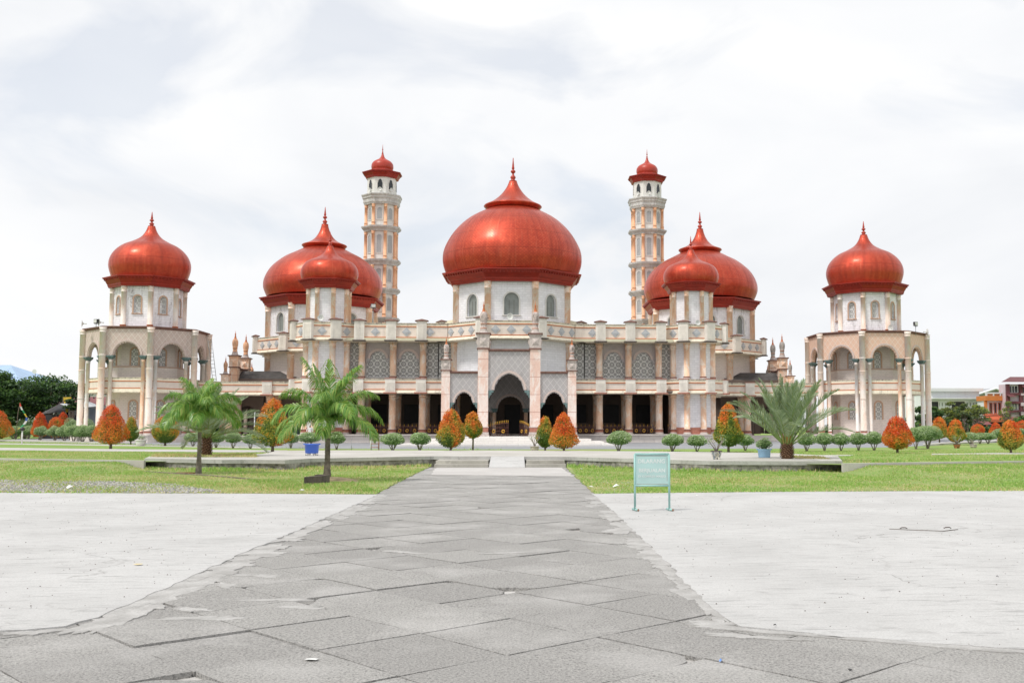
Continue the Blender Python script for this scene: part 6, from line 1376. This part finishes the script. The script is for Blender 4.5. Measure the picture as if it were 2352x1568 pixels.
blades([(560, 1100), (840, 1112), (860, 1128), (650, 1126)], 9000, .03, .07, 22, .05)
blades([(1366, 1132.5), (1800, 1128.5), (2420, 1126), (2420, 1062), (1935, 1078), (1640, 1085), (1310, 1072), (1330, 1100)], 75000, .03, .045, 23, .14)
blades([(332, 1079), (560, 1083), (660, 1081), (990, 1071), (990, 1069.5), (654, 1076), (332, 1073)], 6000, .03, .11, 24, .2)
blades([(1302, 1072), (1460, 1078), (1640, 1086), (1935, 1083), (2360, 1068), (2360, 1065), (1935, 1077), (1630, 1080), (1302, 1070)], 8000, .03, .12, 25, .2)
blades([(-60, 1049), (330, 1056), (345, 1046), (640, 1041), (640, 1039.5), (300, 1037.5), (-60, 1034)], 26000, zU, .045, 26, .34)
blades([(345, 1049), (590, 1049.5), (585, 1043.5), (355, 1044)], 5000, .404, .08, 29, .85)
blades([(1830, 1052.5), (1905, 1053.5), (1890, 1048.5), (1800, 1047)], 1800, .404, .06, 30, .7)
blades([(1800, 1047), (1930, 1058), (2420, 1058), (2420, 1030), (2000, 1035), (1500, 1037), (1500, 1033)], 30000, zU, .045, 27, .2)
blades([(-60, 1016), (250, 1022), (600, 1028), (1180, 1033), (1180, 1031.5), (900, 1030.5), (640, 1027.5), (300, 1019), (-60, 1010)], 14000, zU, .08, 28, .1)
blades([(-200, 1129), (60, 1130), (330, 1131), (520, 1130.5), (700, 1126), (400, 1100), (240, 1098), (0, 1096), (-200, 1100)], 12000, .03, .035, 31, .85)
# ================================================================ BACKGROUND
def bwin(parent, fr, s0, s1, z0, z1, d, mat='darkpane', fm_='paint_white', bars=1):
    mb = MB(); e = .12
    for (a, b, c, e_) in ((s0-e, s0, z0, z1), (s1, s1+e, z0, z1), (s0-e, s1+e, z1, z1+e), (s0-e, s1+e, z0-e, z0)): fbox(mb, fr, a, b, d-.02, d+.06, c, e_, 0)
    for i in range(bars): s = s0+(s1-s0)*(i+1)/(bars+1); fbox(mb, fr, s-.04, s+.04, d-.02, d+.04, z0, z1, 0)
    fbox(mb, fr, s0, s1, d-.02, d+.012, z0, z1, 1); return mb.build('window', [mt[fm_], mt[mat]], parent)
def house(name, px0, px1, ytop, Y, depth, wallm, label, cat='house', ybase=None):
    a, b = at(px0, ytop, Y), at(px1, ytop, Y); z1 = at((px0+px1)/2, ytop, Y).z; t = thing(name, ((a.x+b.x)/2, Y+depth/2, zU), label, cat)
    mb = MB(); mb.box(a.x, b.x, Y, Y+depth, zU-.1, z1); mb.build('wall', [wallm], t); return t, a.x, b.x, z1, Fr((a.x+b.x)/2, Y, -90)
pw = plain('bright_white_render', (.74, .76, .78), .8, .05, .5, st=.2); gw = plain('grey_render', (.50, .50, .48), .85, .1, .6, st=.4); maroon = plain('maroon_sheet_roof', (.20, .05, .05), .6, .12, 1); bluegrey = plain('blue_grey_wall', (.42, .50, .56), .8, .08, 1, st=.3); orw = plain('orange_render', (.62, .22, .06), .8, .08, 1); lilac = plain('pale_lilac_render', (.58, .50, .54), .8, .06, 1); mtr = plain('maroon_trim', (.16, .05, .06), .7, .1, 2); shade = plain('grey_sheet_roof', (.33, .34, .36), .6, .08, .6)
# right: white flat block
t, x0, x1, z1, fr = house('white_building', 2139, 2249, 897, 150, 16, pw, 'long flat white building with dark openings right of the right tower', 'building')
mb = MB(); mb.box(x0-.3, x1+.3, 149.2, 166.3, z1-.1, z1+.35); mb.box(x0-.2, x1+.2, 148.9, 150, z1-1.25, z1-1.1); mb.build('roof_edge', [pw], t); h = (x1-x0)/2
for (p, q, a, b) in ((2140, 2156, 922, 942), (2186, 2217, 922, 955)):
    A, B = at(p, a, 149.9), at(q, b, 149.9); bwin(t, fr, A.x-fr.x, B.x-fr.x, B.z, A.z, 0.01, 'dark', bars=0)
mb = MB()
for i in range(14): fbox(mb, fr, -h+.6+i*.48, -h+.75+i*.48, .0, .02, z1-2.3, z1-1.8)
mb.build('vent', [mt['pane']], t)
# grey hall with gable
Y = 162; a, b, pk = at(2240, 905, Y), at(2318, 905, Y), at(2283, 893, Y); L0 = at(2189, 894, Y+30)
t = thing('grey_hall', ((a.x+b.x)/2, Y+8, zU), 'grey concrete hall with wide grey gable roof behind the white building', 'building')
mb = MB(); mb.face([(a.x, Y, zU), (b.x, Y, zU), (b.x, Y, b.z), (pk.x, Y, pk.z), (a.x, Y, a.z)]); mb.face([(a.x, Y, zU), (a.x, Y, a.z), (a.x-6, Y+45, a.z), (a.x-6, Y+45, zU)]); mb.build('wall', [gw], t)
mb = MB(); mb.face([(a.x-.8, Y-.6, a.z-.3), (pk.x, Y-.6, pk.z+.1), (pk.x-5.5, Y+30, pk.z+.1), (a.x-10, Y+30, a.z-.1)]); mb.face([(pk.x, Y-.6, pk.z+.1), (b.x+.8, Y-.6, b.z-.4), (b.x, Y+30, b.z), (pk.x-5.5, Y+30, pk.z+.1)]); mb.build('roof', [shade], t)
mb = MB(); mb.tube([(a.x-.8, Y-.7, a.z-.35), (pk.x, Y-.7, pk.z+.05), (b.x+.8, Y-.7, b.z-.45)], .22, 4); 
mb.build('gable_trim', [pw], t); mb = MB()
for s in (a.x+.2, a.x+3.4, a.x+6): mb.box(s, s+.35, Y-.1, Y, zU, a.z+.3)
mb.build('wall_rib', [gw], t)
# orange front house
t, x0, x1, z1, fr = house('orange_house', 2262, 2310, 916, 146, 2.5, pw, 'narrow white and orange two-storey house with three slit windows at right', 'house'); h = (x1-x0)/2
mb = MB(); mb.box(x0-.15, x1+.15, 145.4, 148.5, z1-.25, z1+.45, 0); mb.box(x0-.12, x0+.25, 145.8, 146.1, zU, z1, 0); mb.build('cornice', [orw], t)
zt_ = at(2285, 904, 145.5).z; mb = MB(); mb.box(x0, x1, 145.5, 145.6, z1+.5, zt_, 0)
for s in np.linspace(x0-.05, x1-.1, 4): mb.box(s, s+.18, 145.4, 145.7, z1+.45, zt_+.05, 1)
mb.box(x0-.1, x1+.1, 145.38, 145.72, zt_, zt_+.2, 1); mb.build('balcony_rail', [orw, pw], t)
for px in (2276.5, 2286.5, 2296.5): A, B = at(px-2.2, 926, 145.9), at(px+2.2, 948, 145.9); bwin(t, fr, A.x-fr.x, B.x-fr.x, B.z, A.z, .01, 'dark', 'mtrim' if 'mtrim' in mt else 'basepink', 0)
mb = MB(); A, B = at(2262, 950, 145), at(2312, 963, 145); mb.face([(A.x, 146, A.z), (B.x, 146, A.z), (B.x, 142.8, B.z), (A.x-.5, 142.8, B.z)]); mb.face([(A.x-.5, 142.8, B.z), (B.x, 142.8, B.z), (B.x, 142.8, B.z-.35), (A.x-.5, 142.8, B.z-.35)]); mb.build('awning', [plain('orange_red_awning', (.55, .12, .05), .6, .1, 1)], t)
mb = MB(); mb.box(x0+.3, x1-.3, 145.9, 145.99, zU, B.z-.4); mb.build('shopfront', [mt['dark']], t)
mb = MB(); A, B = at(2302, 885, 152), at(2320, 905, 152); mb.box(A.x, B.x, 152, 154, 3, A.z-1, 0); mb.box(A.x-.3, B.x, 151.7, 154, A.z-2.0, A.z-1.2, 1); mb.build('roof_tower', [pw, plain('red_orange_trim', (.6, .12, .06), .7, .1, 1)], t)
# lilac and maroon three-storey house
t, x0, x1, z1, fr = house('three_storey_house', 2312, 2420, 882, 144, 2.5, lilac, 'pale lilac three-storey house with maroon beams and tiled roof at the right edge', 'house'); h = (x1-x0)/2
mb = MB()
for px in (2311, 2341, 2375, 2410): A = at(px, 900, 143.8); mb.box(A.x, A.x+.45, 143.55, 144, zU, z1)
for py in (903.5, 923, 943): A = at(2330, py, 143.8); mb.box(x0, x1, 143.6, 144, A.z-.25, A.z+.1)
mb.build('beam', [mtr], t)
for (p, q, a, b) in ((2318, 2337, 886, 901), (2350, 2372, 888, 901), (2318, 2337, 927, 941), (2352, 2372, 927, 941)):
    A, B = at(p, a, 143.9), at(q, b, 143.9); bwin(t, fr, A.x-fr.x, B.x-fr.x, B.z, A.z, 0.01, 'pane' if a > 890 else 'darkpane', 'paint_white', 2)
mb = MB(); A, B, C_ = at(2309, 877, 143), at(2320, 862, 147), at(2420, 862, 147)
mb.face([(A.x-.6, 143, A.z), (A.x+9, 143, A.z), (A.x+9, 147, B.z-.2), (B.x, 147, B.z-.2)]); mb.face([(A.x+4.5, 142.4, A.z-.3), (A.x+14, 142.4, A.z-.3), (A.x+14, 142.4, A.z+.2), (A.x+9.5, 142.4, B.z+.6)])
mb.face([(A.x+4.2, 142, A.z-.3), (A.x+9.5, 142, B.z+.8), (A.x+9.5, 147, B.z+.8), (A.x+4.2, 147, A.z-.3)]); mb.face([(A.x+14, 142, A.z-.3), (A.x+9.5, 142, B.z+.8), (A.x+9.5, 147, B.z+.8), (A.x+14, 147, A.z-.3)])
for (p, q, a, b) in ((2310, 2338, 905, 911), (2343, 2380, 884, 890)):
    E1, E2 = at(p, a, 143.5), at(q, b, 142); mb.face([(E1.x, 143.6, E1.z), (E2.x, 143.6, E1.z), (E2.x, 142.2, E2.z), (E1.x, 142.2, E2.z)])
mb.build('roof', [tiled('maroon_roof_tiles', (.16, .055, .06), (.4, .5), st=.2)], t)
mb = MB(); A, B = at(2345, 945, 143.4), at(2420, 951, 143.4); 
for py in ((946, 953), (924, 932), (903, 908)):
    A, B = at(2345, py[0], 143.3), at(2420, py[1], 143.3); mb.box(A.x, B.x, 143.2, 143.35, B.z, A.z)
mb.build('balcony_wall', [lilac], t)
# low sheds at right
for (p, q, a, Y, lab) in ((2225, 2262, 960, 138, 'low shed with maroon sheet roof below the trees at right'), (2312, 2352, 962, 136, 'low maroon-roofed stall in front of the lilac house')):
    A, B = at(p, a, Y), at(q, a, Y); t = thing('market_shed', ((A.x+B.x)/2, Y, zU), lab, 'shed'); mb = MB(); mb.face([(A.x, Y-2.5, A.z-.9), (B.x, Y-2.5, A.z-.9), (B.x, Y+2, A.z+.3), (A.x, Y+2, A.z+.3)]); mb.build('roof', [maroon], t)
    mb = MB(); mb.box(A.x+.3, B.x-.3, Y-1, Y+2, zU, A.z-.8); mb.build('wall', [mt['dark']], t)
# left: blue roof, hall, maroon roofed house
t, x0, x1, z1, fr = house('blue_roofed_hall', -80, 52, 892, 170, 26, pw, 'pale hall with steep light blue metal roof behind the big trees at far left', 'building')
mb = MB(); A, B, C_ = at(-80, 838, 180), at(24, 838, 180), at(55, 892, 168); mb.face([(A.x-5, 180, A.z), (B.x, 180, B.z), (C_.x, 168, C_.z), (A.x-5, 168, C_.z)]); mb.face([(B.x, 180, B.z), (C_.x, 198, C_.z), (C_.x, 168, C_.z)]); mb.build('roof', [plain('light_blue_roof', (.36, .50, .70), .5, .08, .5)], t)
t, x0, x1, z1, fr = house('long_grey_hall', 118, 330, 889, 150, 24, gw, 'long grey hall with rusty cream roof seen behind the left tower', 'building')
mb = MB(); A = at(125, 888, 149); B = at(330, 884, 149); mb.face([(A.x-1, 149.5, z1-.1), (B.x, 149.5, z1-.1), (B.x, 160, z1+1.4), (A.x+3, 160, z1+1.4)]); mb.build('roof', [plain('rusty_cream_roof', (.50, .44, .33), .8, .25, .4)], t)
t, x0, x1, z1, fr = house('blue_grey_house', 130, 262, 930, 122, 10, bluegrey, 'low blue-grey house with maroon sheet roof behind the left tower columns', 'house')
mb = MB(); A, B, C_, D_ = at(126, 929, 121), at(142, 914, 127), at(262, 911, 127), at(262, 929, 121); mb.face([(A.x-.5, 121.2, z1-.05), (D_.x+1, 121.2, z1-.05), (D_.x+1, 127, z1+1.1), (B.x, 127, z1+1.1)]); mb.build('roof', [maroon], t)
A, B = at(187, 941, 121.9), at(200, 976, 121.9); bwin(t, fr, A.x-fr.x, B.x-fr.x, B.z, A.z, .02, 'dark', bars=0); mb = MB(); mb.box(x0, x1, 121.6, 122, z1-.35, z1-.1); mb.build('fascia', [pw], t)
A, B = at(152, 945, 121.9), at(163, 958, 121.9); bwin(t, fr, A.x-fr.x, B.x-fr.x, B.z, A.z, .02, 'darkpane', bars=1)
t, x0, x1, z1, fr = house('tin_roofed_shed', 104, 145, 952, 116, 6, mt['dark'], 'open shed with pale tin roof under the spreading tree at left', 'shed')  # near-black box stands for the shade under the open tin roof
mb = MB(); A, B = at(96, 951, 114), at(142, 927, 114); mb.face([(A.x, 113.5, A.z), (B.x, 113.5, B.z), (B.x, 121, B.z+.4), (A.x, 121, A.z+.4)]); mb.face([(B.x, 113.5, B.z), (B.x+1.2, 113.5, B.z-.5), (B.x+1.2, 121, B.z-.1), (B.x, 121, B.z+.4)]); mb.build('roof', [plain('tin_roof', (.56, .58, .60), .5, .15, 1)], t)
A = at(80, 880, 165); B = at(80, 853, 165); t = thing('dish_mast', (A.x, 165, zU), 'thin mast with a small white dish above the trees at far left', 'antenna'); mb = MB(); mb.tube([(A.x, 165, zU), (A.x, 165, B.z)], .06, 6); mb.build('pole', [mt['steel']], t)
mb = MB(); mb.lathe([(.05, 0), (.4, .08), (.62, .2)], 16); me = mb.mesh('dish', [pw]); me.transform(__import__('mathutils').Matrix.Rotation(R(90), 4, 'X')); place('dish', me, t, (A.x, 164.8, B.z), scale=(.55, .55, .55))
# power lines at right
mb = MB()
for (y0, y1) in ((941, 938), (944, 932), (960, 958)):
    A, B = at(2118, y0, 132), at(2420, y1-3, 128); pts = [A.lerp(B, i/8)+Vector((0, 0, -1.0*math.sin(math.pi*i/8))) for i in range(9)]; mb.tube(pts, .03, 4)
o = mb.build('power_line', [mt['black']], None, (A.x, A.y, A.z)); tag(o, 'three thin black power lines sagging across the houses at right', 'cable')
def tree(px, ytop, ybase, Y, wpx, seed, label, pal=L_TR, n=5200, trunks=1, leaf=.34, flat=.5, blobs=16, spread=1.0, bare=0.0, name='tree', lean=0, low=.35):
    rg = np.random.RandomState(seed); g = at(px, ybase, Y); top = at(px, ytop, Y); z0 = zU; H = top.z-z0; w = wpx*Y/F; t = thing(name, (g.x, Y, z0), label, 'tree')
    ex = MB(); cs = []; 
    for i in range(blobs):
        a = rg.uniform(0, 6.28); r = w/2*math.sqrt(rg.rand())*.80; q = r/(w/2); zc = H*(low+(1-low)*.80*rg.rand()**.7*(1-.5*q*q)); cs.append((r*math.cos(a), r*math.sin(a)*.8, zc, (w*.13+w*.09*rg.rand())*spread))
    cs.append((0, 0, H*.86, w*.17))
    k = max(1, trunks)
    for j in range(k):
        bx_ = (j-(k-1)/2)*.5; ex.tube([(bx_, 0, -.2), (bx_*1.4+lean*.2, 0, H*.2), (bx_*2+lean*.5, 0, H*.42)], [.26*H/8, .2*H/8, .13*H/8], 8, len(pal))
    for (x, y, z, r) in cs: ex.tube([(lean*.2, 0, H*.18), (x*.35, y*.35, max(H*.25, z*.6)), (x, y, z)], [.10*H/8, .07*H/8, .02], 5, len(pal))
    ex0 = MB(); ex0.v, ex0.f, ex0.m, ex0.s = ex.v, ex.f, [0]*len(ex.f), ex.s; ex0.build_ = None
    tm = bpy.data.meshes.new('trunk'); tm.from_pydata(ex.v, [], ex.f); tm.materials.append(BARK); place('trunk', tm, t, (g.x, Y, z0))
    C = np.array(cs); idx = rg.randint(len(cs), size=n); d = rg.normal(size=(n, 3)); d /= np.linalg.norm(d, axis=1)[:, None]; rr = C[idx, 3]*(.35+.75*rg.rand(n)**.6)*(1+.35*np.sin(d[:, 0]*7+idx)*np.sin(d[:, 1]*6))
    pts = C[idx, :3]+d*rr[:, None]*np.array([1.15, 1.1, flat])
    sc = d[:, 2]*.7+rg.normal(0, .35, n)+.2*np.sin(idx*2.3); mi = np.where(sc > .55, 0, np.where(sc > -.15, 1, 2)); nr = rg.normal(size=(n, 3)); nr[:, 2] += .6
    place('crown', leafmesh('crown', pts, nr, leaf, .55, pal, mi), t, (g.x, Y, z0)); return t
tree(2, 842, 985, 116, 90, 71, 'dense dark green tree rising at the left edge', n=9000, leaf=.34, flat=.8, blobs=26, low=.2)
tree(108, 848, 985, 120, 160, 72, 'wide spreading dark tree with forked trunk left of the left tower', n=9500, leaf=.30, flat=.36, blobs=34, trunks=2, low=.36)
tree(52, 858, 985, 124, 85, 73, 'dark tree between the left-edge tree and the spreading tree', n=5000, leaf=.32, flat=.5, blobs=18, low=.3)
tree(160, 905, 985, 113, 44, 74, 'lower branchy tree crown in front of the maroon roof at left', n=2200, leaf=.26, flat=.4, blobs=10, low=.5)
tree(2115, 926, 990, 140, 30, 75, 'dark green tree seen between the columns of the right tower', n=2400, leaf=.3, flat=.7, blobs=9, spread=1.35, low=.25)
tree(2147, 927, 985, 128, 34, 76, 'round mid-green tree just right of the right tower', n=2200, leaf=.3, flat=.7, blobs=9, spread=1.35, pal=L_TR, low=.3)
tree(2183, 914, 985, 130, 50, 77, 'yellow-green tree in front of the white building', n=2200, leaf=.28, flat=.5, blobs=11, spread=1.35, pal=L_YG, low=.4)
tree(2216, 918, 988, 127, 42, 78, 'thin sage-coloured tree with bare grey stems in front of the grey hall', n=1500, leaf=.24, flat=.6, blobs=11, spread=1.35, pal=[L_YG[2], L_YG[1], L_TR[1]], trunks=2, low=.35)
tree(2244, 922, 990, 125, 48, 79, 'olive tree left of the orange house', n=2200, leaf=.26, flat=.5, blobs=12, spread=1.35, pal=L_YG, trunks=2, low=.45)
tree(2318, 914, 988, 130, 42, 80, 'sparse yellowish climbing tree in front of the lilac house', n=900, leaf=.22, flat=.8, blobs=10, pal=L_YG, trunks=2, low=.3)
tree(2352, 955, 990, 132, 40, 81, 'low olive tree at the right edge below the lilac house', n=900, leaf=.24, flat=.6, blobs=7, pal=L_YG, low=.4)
for i, (px, yt, w, Y, lab) in enumerate(((-40, 900, 90, 200, 'dark distant tree beyond the left edge trees'), (205, 950, 60, 160, 'distant dark bushes behind the left tower'), (2380, 935, 60, 180, 'distant tree beyond the right edge'))):
    tree(px, yt, 985, Y, w, 90+i, lab, n=1500, leaf=.5, flat=.8, blobs=9, low=.1)
# far hedges closing the horizon
for (x0, x1, y_, lab, sd) in ((-130, -35, 135, 'far_hedge', 5), (44, 110, 128, 'far_hedge', 6)):
    rg = np.random.RandomState(sd); n = 9000; X_ = rg.uniform(x0, x1, n); h = 1.8+.8*np.sin(X_*.7)+.5*np.sin(X_*1.9); Z_ = zU+h*rg.rand(n)**.6; Y_ = y_+rg.normal(0, .8, n)
    me = leafmesh('hedge', np.stack([X_, Y_, Z_], 1), rg.normal(size=(n, 3)), .45, .6, L_TR, rg.randint(0, 3, n)); o = place('hedge', me); o['kind'] = 'stuff'
